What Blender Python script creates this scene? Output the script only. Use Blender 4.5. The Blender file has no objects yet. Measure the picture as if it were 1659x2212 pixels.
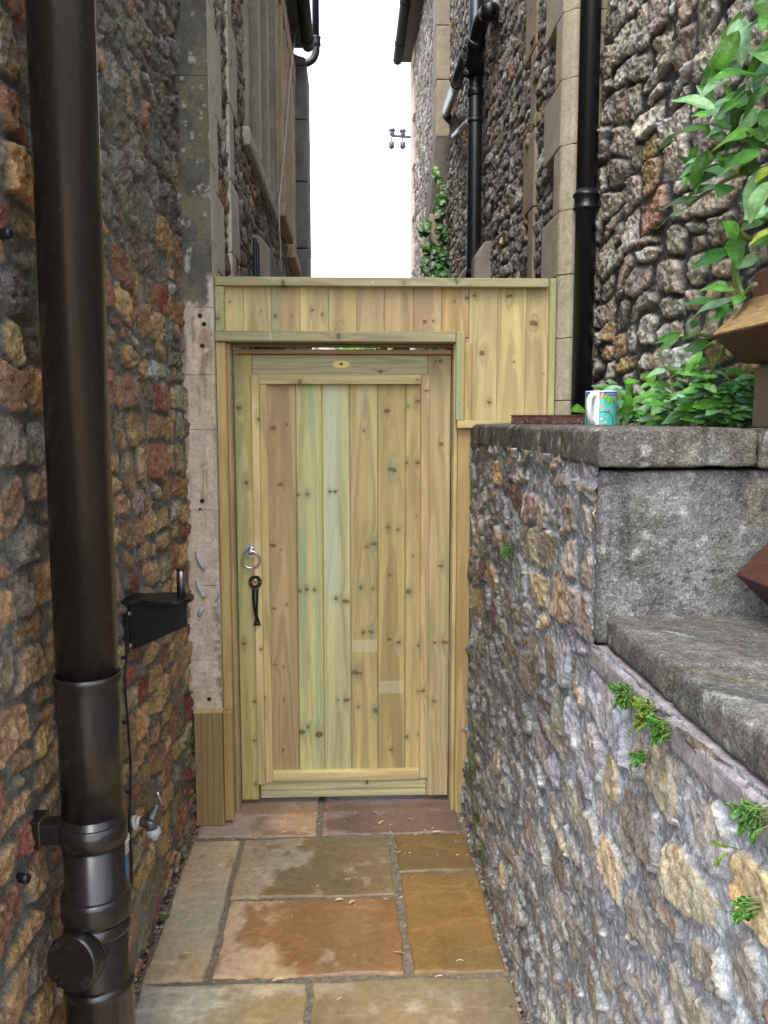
import bpy, bmesh, math, random
import numpy as np
from mathutils import Vector, Matrix

random.seed(7)
SC = bpy.context.scene
COL = SC.collection
R = math.radians

# ------------------------------------------------------------------ camera model
F0, CX, CY = 1800.0, 829.5, 1106.0
EYE = np.array([0.0, 0.0, 1.5])
_n = lambda v: v / np.linalg.norm(v)
_Y = _n(np.array([755 - CX, CY - 910, F0]))
_Z = np.array([-0.005, 1, 0.0]); _Z = _n(_Z - _Y * _Z.dot(_Y))
_X = np.cross(_Z, _Y)
if _X[0] < 0: _X = -_X

def at(u, v, X=None, Y=None, Z=None):
    c = np.array([(u - CX) / F0, (CY - v) / F0, 1.0])
    r = np.array([c.dot(_X), c.dot(_Y), c.dot(_Z)])
    if X is not None: t = (X - EYE[0]) / r[0]
    elif Y is not None: t = (Y - EYE[1]) / r[1]
    else: t = (Z - EYE[2]) / r[2]
    p = EYE + t * r
    return Vector((float(p[0]), float(p[1]), float(p[2])))

def make_camera():
    cam = bpy.data.cameras.new('camera'); ob = bpy.data.objects.new('camera', cam)
    COL.objects.link(ob)
    cam.sensor_fit = 'HORIZONTAL'; cam.sensor_width = 36; cam.lens = 36 * F0 / 1659.0
    cam.clip_start = 0.05; cam.clip_end = 2000
    # rows of world axes expressed in camera coords -> columns of rotation are camera axes in world
    M = np.array([_X, _Y, _Z])           # M @ campoint(x,y,fwd) = world
    right = M @ np.array([1, 0, 0]); up = M @ np.array([0, 1, 0]); fwd = M @ np.array([0, 0, 1])
    rot = Matrix((( right[0], up[0], -fwd[0]), (right[1], up[1], -fwd[1]), (right[2], up[2], -fwd[2])))
    ob.matrix_world = Matrix.Translation(Vector(EYE)) @ rot.to_4x4()
    SC.camera = ob
make_camera()

# ------------------------------------------------------------------ object helpers
def tag(o, label=None, cat=None, group=None, kind=None):
    if label: o['label'] = label
    if cat: o['category'] = cat
    if group: o['group'] = group
    if kind: o['kind'] = kind
    return o

def thing(name, label, cat, loc=(0, 0, 0), group=None):
    o = bpy.data.objects.new(name, None); COL.objects.link(o)
    o.location = loc; o.empty_display_size = 0.05
    return tag(o, label, cat, group)

def link(name, me, mat, parent=None):
    o = bpy.data.objects.new(name, me); COL.objects.link(o)
    if mat:
        for m in (mat if isinstance(mat, (list, tuple)) else [mat]): me.materials.append(m)
    if parent:
        o.parent = parent
        # meshes are modelled in world coordinates: cancel the parents' offsets
        off = Vector((0, 0, 0)); p = parent
        while p: off += Vector(p.location); p = p.parent
        o.location = -off
    return o

def rebase(o):
    """move a top-level mesh's origin to the centre of its base"""
    me = o.data
    n = len(me.vertices); a = np.empty(n * 3, np.float32); me.vertices.foreach_get('co', a); a = a.reshape(-1, 3)
    b = np.array([(a[:, 0].min() + a[:, 0].max()) / 2, (a[:, 1].min() + a[:, 1].max()) / 2, a[:, 2].min()], np.float32)
    me.vertices.foreach_set('co', (a - b).ravel()); o.location = Vector(b.tolist()); me.update()
    return o

def np_mesh(name, V, Fq, col=None, smooth=True):
    me = bpy.data.meshes.new(name)
    V = np.asarray(V, np.float32); Fq = np.asarray(Fq, np.int32)
    me.vertices.add(len(V)); me.vertices.foreach_set('co', V.ravel())
    k = Fq.shape[1]
    me.loops.add(Fq.size); me.loops.foreach_set('vertex_index', Fq.ravel())
    me.polygons.add(len(Fq)); me.polygons.foreach_set('loop_start', np.arange(0, Fq.size, k, dtype=np.int32))
    me.polygons.foreach_set('loop_total', np.full(len(Fq), k, np.int32))
    if smooth: me.polygons.foreach_set('use_smooth', np.ones(len(Fq), bool))
    me.update(calc_edges=True)
    if col is not None:
        a = me.color_attributes.new('Col', 'FLOAT_COLOR', 'POINT')
        c = np.ones((len(V), 4), np.float32); c[:, :col.shape[1]] = col
        a.data.foreach_set('color', c.ravel())
    me.validate()
    return me

class MB:
    """collects shapes in one bmesh"""
    def __init__(s): s.bm = bmesh.new(); s.cl = s.bm.loops.layers.color.new('Col') if False else None
    def quadmesh(s, vs, fs):
        bv = [s.bm.verts.new(v) for v in vs]
        for f in fs:
            try: s.bm.faces.new([bv[i] for i in f])
            except ValueError: pass
        return bv
    def box(s, x0, x1, y0, y1, z0, z1, bev=0.0):
        vs = [(x, y, z) for x in (x0, x1) for y in (y0, y1) for z in (z0, z1)]
        fs = [(0, 1, 3, 2), (4, 6, 7, 5), (0, 4, 5, 1), (2, 3, 7, 6), (0, 2, 6, 4), (1, 5, 7, 3)]
        t = bmesh.new(); bv = [t.verts.new(v) for v in vs]
        for f in fs: t.faces.new([bv[i] for i in f])
        if bev > 0: bmesh.ops.bevel(t, geom=t.edges[:], offset=bev, segments=2, affect='EDGES', profile=0.5)
        s.merge(t); return s
    def merge(s, t):
        me = bpy.data.meshes.new('tmp'); t.to_mesh(me); t.free(); s.bm.from_mesh(me); bpy.data.meshes.remove(me)
    def prism(s, pts, d, bev=0.0):
        """polygon pts (3d, planar) extruded by vector d"""
        t = bmesh.new(); d = Vector(d)
        a = [t.verts.new(p) for p in pts]; b = [t.verts.new(Vector(p) + d) for p in pts]
        t.faces.new(a); t.faces.new(b[::-1])
        for i in range(len(a)):
            j = (i + 1) % len(a); t.faces.new([a[j], a[i], b[i], b[j]])
        bmesh.ops.recalc_face_normals(t, faces=t.faces[:])
        if bev > 0: bmesh.ops.bevel(t, geom=t.edges[:], offset=bev, segments=2, affect='EDGES', profile=0.5)
        s.merge(t); return s
    def tube(s, pts, r, n=12, cap=True, sq=None):
        pts = [Vector(p) for p in pts]
        rs = r if isinstance(r, (list, tuple)) else [r] * len(pts)
        rings = []; prev = None
        for i, p in enumerate(pts):
            t = (pts[min(i + 1, len(pts) - 1)] - pts[max(i - 1, 0)]).normalized()
            if prev is None:
                a = Vector((0, 0, 1)) if abs(t.z) < 0.9 else Vector((1, 0, 0))
                prev = t.cross(a).normalized()
            nrm = (prev - t * prev.dot(t)).normalized(); prev = nrm; bi = t.cross(nrm)
            rings.append([s.bm.verts.new(p + (nrm * math.cos(2 * math.pi * k / n) + bi * math.sin(2 * math.pi * k / n)) * rs[i]) for k in range(n)])
        for a, b in zip(rings, rings[1:]):
            for k in range(n):
                f = s.bm.faces.new([a[k], a[(k + 1) % n], b[(k + 1) % n], b[k]]); f.smooth = True
        if cap:
            s.bm.faces.new(rings[0][::-1]); s.bm.faces.new(rings[-1])
        return s
    def lathe(s, prof, c, axis=(0, 0, 1), n=24, cap=True):
        """prof: list of (radius, height along axis)"""
        c = Vector(c); ax = Vector(axis).normalized()
        a = Vector((0, 0, 1)) if abs(ax.z) < 0.9 else Vector((1, 0, 0))
        e1 = ax.cross(a).normalized(); e2 = ax.cross(e1)
        rings = [[s.bm.verts.new(c + ax * h + (e1 * math.cos(2 * math.pi * k / n) + e2 * math.sin(2 * math.pi * k / n)) * max(r, 1e-5)) for k in range(n)] for r, h in prof]
        for p, q in zip(rings, rings[1:]):
            for k in range(n):
                f = s.bm.faces.new([p[k], p[(k + 1) % n], q[(k + 1) % n], q[k]]); f.smooth = True
        if cap:
            s.bm.faces.new(rings[0][::-1]); s.bm.faces.new(rings[-1])
        return s
    def torus(s, c, axis, R_, r, n=32, m=10):
        c = Vector(c); ax = Vector(axis).normalized()
        a = Vector((0, 0, 1)) if abs(ax.z) < 0.9 else Vector((1, 0, 0))
        e1 = ax.cross(a).normalized(); e2 = ax.cross(e1); rings = []
        for i in range(n):
            d = e1 * math.cos(2 * math.pi * i / n) + e2 * math.sin(2 * math.pi * i / n)
            rings.append([s.bm.verts.new(c + d * (R_ + r * math.cos(2 * math.pi * k / m)) + ax * r * math.sin(2 * math.pi * k / m)) for k in range(m)])
        for i in range(n):
            p, q = rings[i], rings[(i + 1) % n]
            for k in range(m):
                f = s.bm.faces.new([p[k], p[(k + 1) % m], q[(k + 1) % m], q[k]]); f.smooth = True
        return s
    def build(s, name, mat, parent=None, smooth=None):
        bmesh.ops.recalc_face_normals(s.bm, faces=s.bm.faces[:])
        me = bpy.data.meshes.new(name); s.bm.to_mesh(me); s.bm.free()
        return link(name, me, mat, parent)

# ------------------------------------------------------------------ numpy noise
def _hash(ix, iy, seed):
    h = (ix.astype(np.int64) * 374761393 + iy.astype(np.int64) * 668265263 + seed * 1442695041) & 0xFFFFFFFF
    h = ((h ^ (h >> 13)) * 1274126177) & 0xFFFFFFFF
    h = h ^ (h >> 16)
    return (h & 0xFFFFFF).astype(np.float32) / 0xFFFFFF

def vnoise(x, y, seed=0):
    ix = np.floor(x); iy = np.floor(y); fx = (x - ix).astype(np.float32); fy = (y - iy).astype(np.float32)
    fx = fx * fx * fx * (fx * (fx * 6 - 15) + 10); fy = fy * fy * fy * (fy * (fy * 6 - 15) + 10)
    ix = ix.astype(np.int64); iy = iy.astype(np.int64)
    a = _hash(ix, iy, seed); b = _hash(ix + 1, iy, seed); c = _hash(ix, iy + 1, seed); d = _hash(ix + 1, iy + 1, seed)
    return (a + (b - a) * fx) * (1 - fy) + (c + (d - c) * fx) * fy

def fbm(x, y, seed=0, o=4, g=0.5):
    s = 0; a = 1; t = 0
    for i in range(o):
        s = s + a * vnoise(x * 2 ** i + 17.3 * i, y * 2 ** i - 9.1 * i, seed + 31 * i); t += a; a *= g
    return s / t

def worley(x, y, seed=0):
    """returns distance to nearest point, cell id noise, tilted-facet value"""
    ix = np.floor(x).astype(np.int64); iy = np.floor(y).astype(np.int64)
    best = np.full(x.shape, 9.0, np.float32); cid = np.zeros(x.shape, np.float32); fac = np.zeros(x.shape, np.float32)
    for dx in (-1, 0, 1):
        for dy in (-1, 0, 1):
            jx = ix + dx; jy = iy + dy
            px = jx + _hash(jx, jy, seed); py = jy + _hash(jx, jy, seed + 5)
            ex = (x - px).astype(np.float32); ey = (y - py).astype(np.float32); d = ex * ex + ey * ey
            h = _hash(jx, jy, seed + 9); gx = _hash(jx, jy, seed + 11) - .5; gy = _hash(jx, jy, seed + 12) - .5
            m = d < best
            best = np.where(m, d, best); cid = np.where(m, h, cid); fac = np.where(m, h + 1.3 * (gx * ex + gy * ey), fac)
    return np.sqrt(best), cid, fac

def sstep(a, b, x):
    t = np.clip((x - a) / (b - a), 0, 1); return t * t * (3 - 2 * t)

# ------------------------------------------------------------------ materials
def new_mat(name):
    m = bpy.data.materials.new(name); m.use_nodes = True
    nt = m.node_tree; b = nt.nodes['Principled BSDF']
    return m, nt, b

def N(nt, typ, **kw):
    n = nt.nodes.new(typ)
    for k, v in kw.items():
        if k in n.inputs: n.inputs[k].default_value = v
        else: setattr(n, k, v)
    return n

def surf_mat(name, color=None, rough=0.85, spec=0.3, var=0.35, vscale=60, bump=0.3, bscale=150, bdist=0.004, metal=0.0, grain=None, wet=False, trans=0.0, speck=0.0, coat=0.0, fine=0.0, pit=0.0, rvar=0.0):
    """attribute or flat colour broken up by two scales of noise, with fine bump"""
    m, nt, b = new_mat(name); L = nt.links.new
    tc = N(nt, 'ShaderNodeTexCoord')
    vec = tc.outputs['Object']
    if grain:
        mp = N(nt, 'ShaderNodeMapping'); mp.inputs['Scale'].default_value = grain; L(vec, mp.inputs['Vector']); vec = mp.outputs['Vector']
    n1 = N(nt, 'ShaderNodeTexNoise', Scale=vscale, Detail=6.0, Roughness=0.65); L(vec, n1.inputs['Vector'])
    rmp = N(nt, 'ShaderNodeMapRange'); L(n1.outputs['Fac'], rmp.inputs['Value'])
    rmp.inputs['From Min'].default_value = 0.3; rmp.inputs['From Max'].default_value = 0.7
    rmp.inputs['To Min'].default_value = 1 - var; rmp.inputs['To Max'].default_value = 1 + var
    if color is None:
        at_ = N(nt, 'ShaderNodeAttribute', attribute_name='Col'); src = at_.outputs['Color']
    else:
        rgb = N(nt, 'ShaderNodeRGB'); rgb.outputs[0].default_value = (*color, 1); src = rgb.outputs[0]
    mul = N(nt, 'ShaderNodeVectorMath', operation='MULTIPLY'); L(src, mul.inputs[0]); L(rmp.outputs['Result'], mul.inputs[1])
    out = mul.outputs['Vector']
    if fine > 0:
        n4 = N(nt, 'ShaderNodeTexNoise', Scale=vscale * 4.5, Detail=4.0, Roughness=0.75); L(vec, n4.inputs['Vector'])
        r4 = N(nt, 'ShaderNodeMapRange'); L(n4.outputs['Fac'], r4.inputs['Value'])
        r4.inputs['From Min'].default_value = 0.32; r4.inputs['From Max'].default_value = 0.68; r4.inputs['To Min'].default_value = 1 - fine; r4.inputs['To Max'].default_value = 1 + fine
        m4 = N(nt, 'ShaderNodeVectorMath', operation='MULTIPLY'); L(out, m4.inputs[0]); L(r4.outputs['Result'], m4.inputs[1]); out = m4.outputs['Vector']
    if speck > 0:
        n3 = N(nt, 'ShaderNodeTexNoise', Scale=vscale * 3.5, Detail=2.0); L(tc.outputs['Object'], n3.inputs['Vector'])
        r3 = N(nt, 'ShaderNodeMapRange'); L(n3.outputs['Fac'], r3.inputs['Value'])
        r3.inputs['From Min'].default_value = 0.60; r3.inputs['From Max'].default_value = 0.72
        r3.inputs['To Min'].default_value = 0; r3.inputs['To Max'].default_value = speck
        mx = N(nt, 'ShaderNodeMix', data_type='RGBA'); L(r3.outputs['Result'], mx.inputs['Factor']); L(out, mx.inputs['A'])
        mx.inputs['B'].default_value = (0.55, 0.54, 0.52, 1); out = mx.outputs['Result']
    L(out, b.inputs['Base Color'])
    b.inputs['Roughness'].default_value = rough; b.inputs['Specular IOR Level'].default_value = spec; b.inputs['Metallic'].default_value = metal
    if coat: b.inputs['Coat Weight'].default_value = coat
    if rvar > 0:
        n5 = N(nt, 'ShaderNodeTexNoise', Scale=9.0, Detail=7.0, Roughness=0.7); L(vec, n5.inputs['Vector'])
        r5 = N(nt, 'ShaderNodeMapRange'); L(n5.outputs['Fac'], r5.inputs['Value']); r5.inputs['From Min'].default_value = 0.35; r5.inputs['From Max'].default_value = 0.7
        r5.inputs['To Min'].default_value = rough - rvar * .4; r5.inputs['To Max'].default_value = rough + rvar; L(r5.outputs['Result'], b.inputs['Roughness'])
    if wet:
        r2 = N(nt, 'ShaderNodeMapRange'); L(at_.outputs['Alpha'], r2.inputs['Value'])
        r2.inputs['To Min'].default_value = 0.8; r2.inputs['To Max'].default_value = 0.34
        L(r2.outputs['Result'], b.inputs['Roughness'])
    if bump > 0:
        n2 = N(nt, 'ShaderNodeTexNoise', Scale=bscale, Detail=5.0, Roughness=0.7); L(vec, n2.inputs['Vector'])
        bp = N(nt, 'ShaderNodeBump', Strength=bump, Distance=bdist); L(n2.outputs['Fac'], bp.inputs['Height'])
        if pit > 0:
            vo = N(nt, 'ShaderNodeTexVoronoi', Scale=bscale * .42); L(vec, vo.inputs['Vector'])
            b2 = N(nt, 'ShaderNodeBump', Strength=pit, Distance=bdist * 1.6); L(vo.outputs['Distance'], b2.inputs['Height']); L(b2.outputs['Normal'], bp.inputs['Normal'])
        L(bp.outputs['Normal'], b.inputs['Normal'])
    if trans > 0:
        tr = N(nt, 'ShaderNodeBsdfTranslucent'); L(out, tr.inputs['Color'])
        ms = N(nt, 'ShaderNodeMixShader'); ms.inputs[0].default_value = trans
        o = nt.nodes['Material Output']; L(b.outputs[0], ms.inputs[1]); L(tr.outputs[0], ms.inputs[2]); L(ms.outputs[0], o.inputs['Surface'])
    return m

M = dict(
    rubble=surf_mat('rubble_stone', None, 0.8, 0.3, 0.32, 60, 0.9, 190, 0.007, speck=0.10, fine=.38, pit=.5),
    lowrubble=surf_mat('mortared_rubble', None, 0.88, 0.2, 0.30, 60, 0.6, 210, 0.004, speck=0.42, fine=.42, pit=.25),
    ashlar=surf_mat('ashlar_stone', None, 0.85, 0.25, 0.20, 90, 0.5, 240, 0.003, speck=0.06, fine=.2),
    coping=surf_mat('weathered_coping', None, 0.85, 0.25, 0.40, 55, 1.0, 200, 0.006, speck=0.42, fine=.62, pit=.45),
    slab=surf_mat('sandstone_slab', None, 0.7, 0.35, 0.14, 40, 0.35, 90, 0.002, wet=True, fine=.12),
    sand=surf_mat('sandy_ground', (0.20, 0.155, 0.11), 0.95, 0.1, 0.55, 120, 0.8, 220, 0.006, speck=0.25),
    wood=surf_mat('treated_pine', None, 0.6, 0.25, 0.10, 14, 0.12, 26, 0.0015, grain=(22, 22, 1.2)),
    woodh=surf_mat('treated_pine_cross', None, 0.6, 0.25, 0.10, 14, 0.12, 26, 0.0015, grain=(1.2, 22, 22)),
    redwood=surf_mat('stained_timber', None, 0.6, 0.3, 0.35, 16, 0.35, 30, 0.002, grain=(5, 20, 20)),
    brownpipe=surf_mat('brown_plastic', (0.0118, 0.0098, 0.0096), 0.27, 0.62, 0.22, 22, 0.05, 60, 0.001, speck=.015, rvar=.08, grain=(1, 1, .25)),
    black=surf_mat('black_paint', (0.008, 0.009, 0.011), 0.38, 0.45, 0.2, 40, 0.15, 120, 0.001),
    gutter=surf_mat('dull_black_gutter', (.010, .011, .012), .7, .25, .3, 20, .1),
    blackiron=surf_mat('black_iron_pipe', (0.007, 0.008, 0.011), 0.4, 0.5, 0.2, 30, 0.25, 90, 0.002),
    steel=surf_mat('dull_steel', (0.35, 0.34, 0.33), 0.35, 0.5, 0.15, 40, 0.05, 90, 0.001, metal=1.0),
    zinc=surf_mat('galvanised_steel', (0.62, 0.66, 0.70), 0.3, 0.5, 0.1, 60, 0.05, 90, 0.001, metal=1.0),
    brass=surf_mat('brass', (0.55, 0.38, 0.12), 0.35, 0.5, 0.1, 60, 0.0, metal=1.0),
    tapmetal=surf_mat('tarnished_tap', (0.20, 0.20, 0.19), 0.45, 0.5, 0.3, 60, 0.1, 90, 0.001, metal=0.8),
    white=surf_mat('white_glaze', (0.80, 0.80, 0.82), 0.15, 0.5, 0.02, 20, 0.0),
    plast=surf_mat('pale_plastic', (0.50, 0.53, 0.62), 0.45, 0.5, 0.1, 40, 0.0),
    offwhite=surf_mat('off_white_plastic', (0.60, 0.58, 0.52), 0.5, 0.4, 0.15, 40, 0.0),
    blue=surf_mat('blue_plastic', (0.02, 0.20, 0.42), 0.35, 0.5, 0.05, 30, 0.0),
    grey=surf_mat('grey_plastic', (0.45, 0.46, 0.48), 0.35, 0.5, 0.05, 30, 0.0),
    slate=surf_mat('roof_slate', (0.045, 0.045, 0.052), 0.6, 0.4, 0.4, 15, 0.3, 40, 0.004),
    glass=surf_mat('dark_window_glass', (0.015, 0.017, 0.02), 0.08, 0.6, 0.0, 10, 0.0),
    rust=surf_mat('rusty_metal', (0.085, 0.040, 0.028), 0.85, 0.3, 0.8, 35, 1.0, 90, 0.006, speck=.25, fine=.5),
    leaf=surf_mat('leaf', None, 0.26, 0.55, 0.35, 45, 0.7, 60, 0.004, trans=0.22),
    stem=surf_mat('green_stem', (0.16, 0.22, 0.07), 0.6, 0.3, 0.2, 30, 0.2, 60, 0.001),
    twig=surf_mat('dry_twig', (0.26, 0.16, 0.09), 0.8, 0.2, 0.4, 60, 0.5, 100, 0.002),
    chip=surf_mat('wood_chip', (0.62, 0.50, 0.30), 0.8, 0.2, 0.2, 60, 0.0),
    pebble=surf_mat('pebble', None, 0.8, 0.3, 0.3, 120, 0.3, 200, 0.002),
    soil=surf_mat('soil', (0.035, 0.028, 0.02), 0.95, 0.1, 0.5, 60, 0.8, 90, 0.01),
    plaque=surf_mat('yellow_plaque', (0.72, 0.58, 0.14), 0.35, 0.5, 0.03, 30, 0.0),
    ink=surf_mat('dark_green_print', (0.02, 0.07, 0.03), 0.4, 0.4, 0.0, 30, 0.0),
    col=surf_mat('printed_glaze', None, 0.15, 0.5, 0.06, 60, 0.0),
    insul=surf_mat('grey_ceramic', (0.12, 0.115, 0.16), 0.35, 0.5, 0.05, 30, 0.0),
    wall=surf_mat('plain_stone', (0.25, 0.22, 0.19), 0.9, 0.2, 0.3, 8, 0.4, 30, 0.01),
)

# ------------------------------------------------------------------ rubble masonry
def axis_coords(segs):
    """segs: [(start, end, step), ...] -> one ascending array"""
    a = [np.arange(s, e, st) for s, e, st in segs]; a.append(np.array([segs[-1][1]]))
    return np.concatenate(a).astype(np.float32)

def rubble(name, us, vs, to_xyz, rowh, roww, palette, mortar, relief, gap, seed, parent=None, mat=None,
           holes=(), crag=0.012, power=3.5, warp=0.012, flush=0.0, mortar_rough=0.003, spots=(), keep=None, rise_w=.009):
    rng = np.random.RandomState(seed)
    nu, nv = len(us), len(vs)
    U, Vv = np.meshgrid(us, vs, indexing='ij')
    wu = U + (fbm(U / .09, Vv / .09, seed + 1, 3) - .5) * 2 * warp + (vnoise(U / .35, Vv / .35, seed + 8) - .5) * .05
    wv = Vv + (fbm(U / .09, Vv / .09, seed + 2, 3) - .5) * 2 * warp + (vnoise(U / .5, Vv / .5, seed + 9) - .5) * .07
    # ---- stone layout: uneven courses, some stones split
    stones = []; v = vs[0] - .08
    while v < vs[-1] + .1:
        h = rng.uniform(*rowh); u = us[0] - rng.uniform(0, .2)
        while u < us[-1] + .1:
            w = rng.uniform(*roww) * (0.75 + 0.5 * rng.rand()); hh = h
            if rng.rand() < .16 and h > rowh[0] * 1.2:
                s = rng.uniform(.35, .65)
                stones.append((u + w / 2, v + h * s / 2, w / 2, h * s / 2)); stones.append((u + w / 2, v + h * (1 + s) / 2, w / 2, h * (1 - s) / 2))
            elif rng.rand() < .10:
                stones.append((u + w / 2, v + h * .5 + .03, w / 2, h * .62))
            else:
                stones.append((u + w / 2, v + h / 2 + rng.uniform(-.012, .012), w / 2, h / 2 * rng.uniform(.9, 1.08)))
            u += w
        v += h
    n = len(stones)
    F1 = np.full((nu, nv), 9.0, np.float32); F2 = np.full((nu, nv), 9.0, np.float32)
    ID = np.zeros((nu, nv), np.int32)
    for i, (cu, cv, hw, hh) in enumerate(stones):
        a0 = np.searchsorted(us, cu - hw * 2.2 - .06); a1 = np.searchsorted(us, cu + hw * 2.2 + .06)
        b0 = np.searchsorted(vs, cv - hh * 2.2 - .08); b1 = np.searchsorted(vs, cv + hh * 2.2 + .08)
        if a0 >= a1 or b0 >= b1: continue
        sl = (slice(a0, a1), slice(b0, b1))
        ang = rng.uniform(-.16, .16); c, s = math.cos(ang), math.sin(ang)
        du = wu[sl] - cu; dv = wv[sl] - cv
        x = np.abs(c * du + s * dv) / hw; y = np.abs(-s * du + c * dv) / hh
        sk = rng.uniform(-.25, .25); x = np.abs(x + sk * (y - .5))
        d = (x ** power + y ** power) ** (1 / power)
        sx = (c * du + s * dv) / hw; sy = (-s * du + c * dv) / hh
        for q in range(3):                                     # broken corners
            th = math.pi / 4 + rng.randint(4) * math.pi / 2 + rng.uniform(-.5, .5)
            d = np.maximum(d, (math.cos(th) * sx + math.sin(th) * sy) / rng.uniform(.88, 1.25))
        f1 = F1[sl]; f2 = F2[sl]; m = d < f1
        F2[sl] = np.where(m, f1, np.minimum(f2, d)); F1[sl] = np.where(m, d, f1); ID[sl] = np.where(m, i, ID[sl])
    st = np.array(stones, np.float32)
    size = np.minimum(st[:, 2], st[:, 3])[ID]
    e = (F2 - F1) * .5 * size                                   # metric distance from the joint centre
    e = np.minimum(e, (1.12 - F1) * size + gap * .3)
    wob = (fbm(U / .025, Vv / .025, seed + 21, 3) - .5)
    e = e + wob * gap * 1.3
    mask = sstep(gap * (.55 if flush == 0 else .82), gap * (1.25 if flush == 0 else 1.05), e)
    if flush > 0:                                               # mortar smeared over stones
        sm = fbm(U / .13, Vv / .10, seed + 22, 4); mask = mask * sstep(flush - .025, flush + .025, sm + .12 * sstep(0, .03, e)); 
    rise = sstep(gap * .35, gap * .35 + np.minimum(rise_w, size * .4), e)
    sr = rng.rand(n).astype(np.float32); tu = (rng.rand(n).astype(np.float32) - .5); tv = (rng.rand(n).astype(np.float32) - .5)
    cu_, cv_ = st[:, 0][ID], st[:, 1][ID]
    tilt = (tu[ID] * (U - cu_) + tv[ID] * (Vv - cv_)) * .30
    off = ID * 3.71
    rid = lambda su, sv, k: 1 - np.abs(2 * vnoise(U / su + off * 1.7, Vv / sv + off, seed + k) - 1) * 2
    _, _, fac2 = worley(U / .026 + off, Vv / .020, seed + 31)
    broad = fbm(U / .075 + off, Vv / .06 + off, seed + 30, 2) - .5
    cr = crag * (rid(.052, .038, 35) * .32 + rid(.024, .018, 36) * .22 + broad * 1.1 + (fac2 - .5) * .22 + (fbm(U / .012 + off, Vv / .009, seed + 33, 4, .7) - .5) * 1.1)
    cr = cr - crag * .75 * sstep(.60, .74, fbm(U / .019 + off * 2.1, Vv / .015, seed + 37, 2))
    H = rise * relief * (.55 + .6 * sr[ID]) * ((.3 + .7 * mask) if flush > 0 else 1) + mask * (tilt + cr)
    H += (1 - mask) * (fbm(U / .012, Vv / .012, seed + 40, 3) - .5) * mortar_rough * 2 + (vnoise(U / .6, Vv / .6, seed + 41) - .5) * .02
    # ---- colour of each stone, mottled inside the stone
    pc = np.array([palette(stones[i][0], stones[i][1], rng) for i in range(n)], np.float32)
    C = pc[ID]
    mott = fbm(U / .04 + off, Vv / .03, seed + 50, 4)[..., None]
    C = C * (.55 + .9 * mott)
    tint = fbm(U / .06 + off * 1.3, Vv / .06, seed + 51, 3)[..., None]
    C = C * (1 + (tint - .5) * np.array([.32, .06, -.32], np.float32))
    mo = np.array(mortar, np.float32) * (.6 + .8 * fbm(U / .03, Vv / .03, seed + 52, 4)[..., None])
    if flush > 0:                                               # gritty lime mortar: pale grains, dark pits
        wd, wc, _ = worley(U / .0085, Vv / .0085, seed + 70); rg = np.random.RandomState(seed + 1).rand(nu, nv).astype(np.float32)
        mo = mo * (.62 + .55 * wc + .35 * (rg - .5))[..., None] * (1 + .30 * sstep(.5, .75, fbm(U / .22, Vv / .16, seed + 71, 3)) - .28 * sstep(.5, .3, fbm(U / .22, Vv / .16, seed + 71, 3)))[..., None]
        mo = np.where((rg > .965)[..., None], np.array([.62, .62, .62], np.float32), mo)
        H += (1 - mask) * .6 * (sstep(.75, .1, wd) * (wc - .3) * .0030)
        C = C * (.86 + .28 * rg)[..., None]
    C = C * mask[..., None] + mo * (1 - mask[..., None])
    for (su, sv, rad, colr) in spots:
        d = np.sqrt((U - su) ** 2 + (Vv - sv) ** 2) + (fbm(U / .01, Vv / .01, seed + 60, 2) - .5) * rad
        k = sstep(rad, rad * .75, d)[..., None]; C = C * (1 - k) + np.array(colr, np.float32) * k
    P = to_xyz(U, Vv, H)
    idx = np.arange(nu * nv).reshape(nu, nv)
    q = np.stack([idx[:-1, :-1], idx[1:, :-1], idx[1:, 1:], idx[:-1, 1:]], -1)
    ok = np.ones(q.shape[:2], bool)
    um = (us[:-1] + us[1:]) / 2; vm = (vs[:-1] + vs[1:]) / 2
    for (a, b, c, d) in holes:
        ok &= ~(((um > a) & (um < b))[:, None] & ((vm > c) & (vm < d))[None, :])
    if keep is not None:
        ok &= keep(um[:, None] + 0 * vm[None, :], vm[None, :] + 0 * um[:, None])
    me = np_mesh(name, P.reshape(-1, 3), q[ok], C.reshape(-1, 3))
    return link(name, me, mat or M['rubble'], parent)

def pick(rng, items):
    w = np.array([i[0] for i in items]); k = rng.choice(len(items), p=w / w.sum())
    c = np.array(items[k][1]) * 1.42; return c * rng.uniform(.75, 1.25) * (1 + rng.uniform(-.06, .06, 3))

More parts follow.
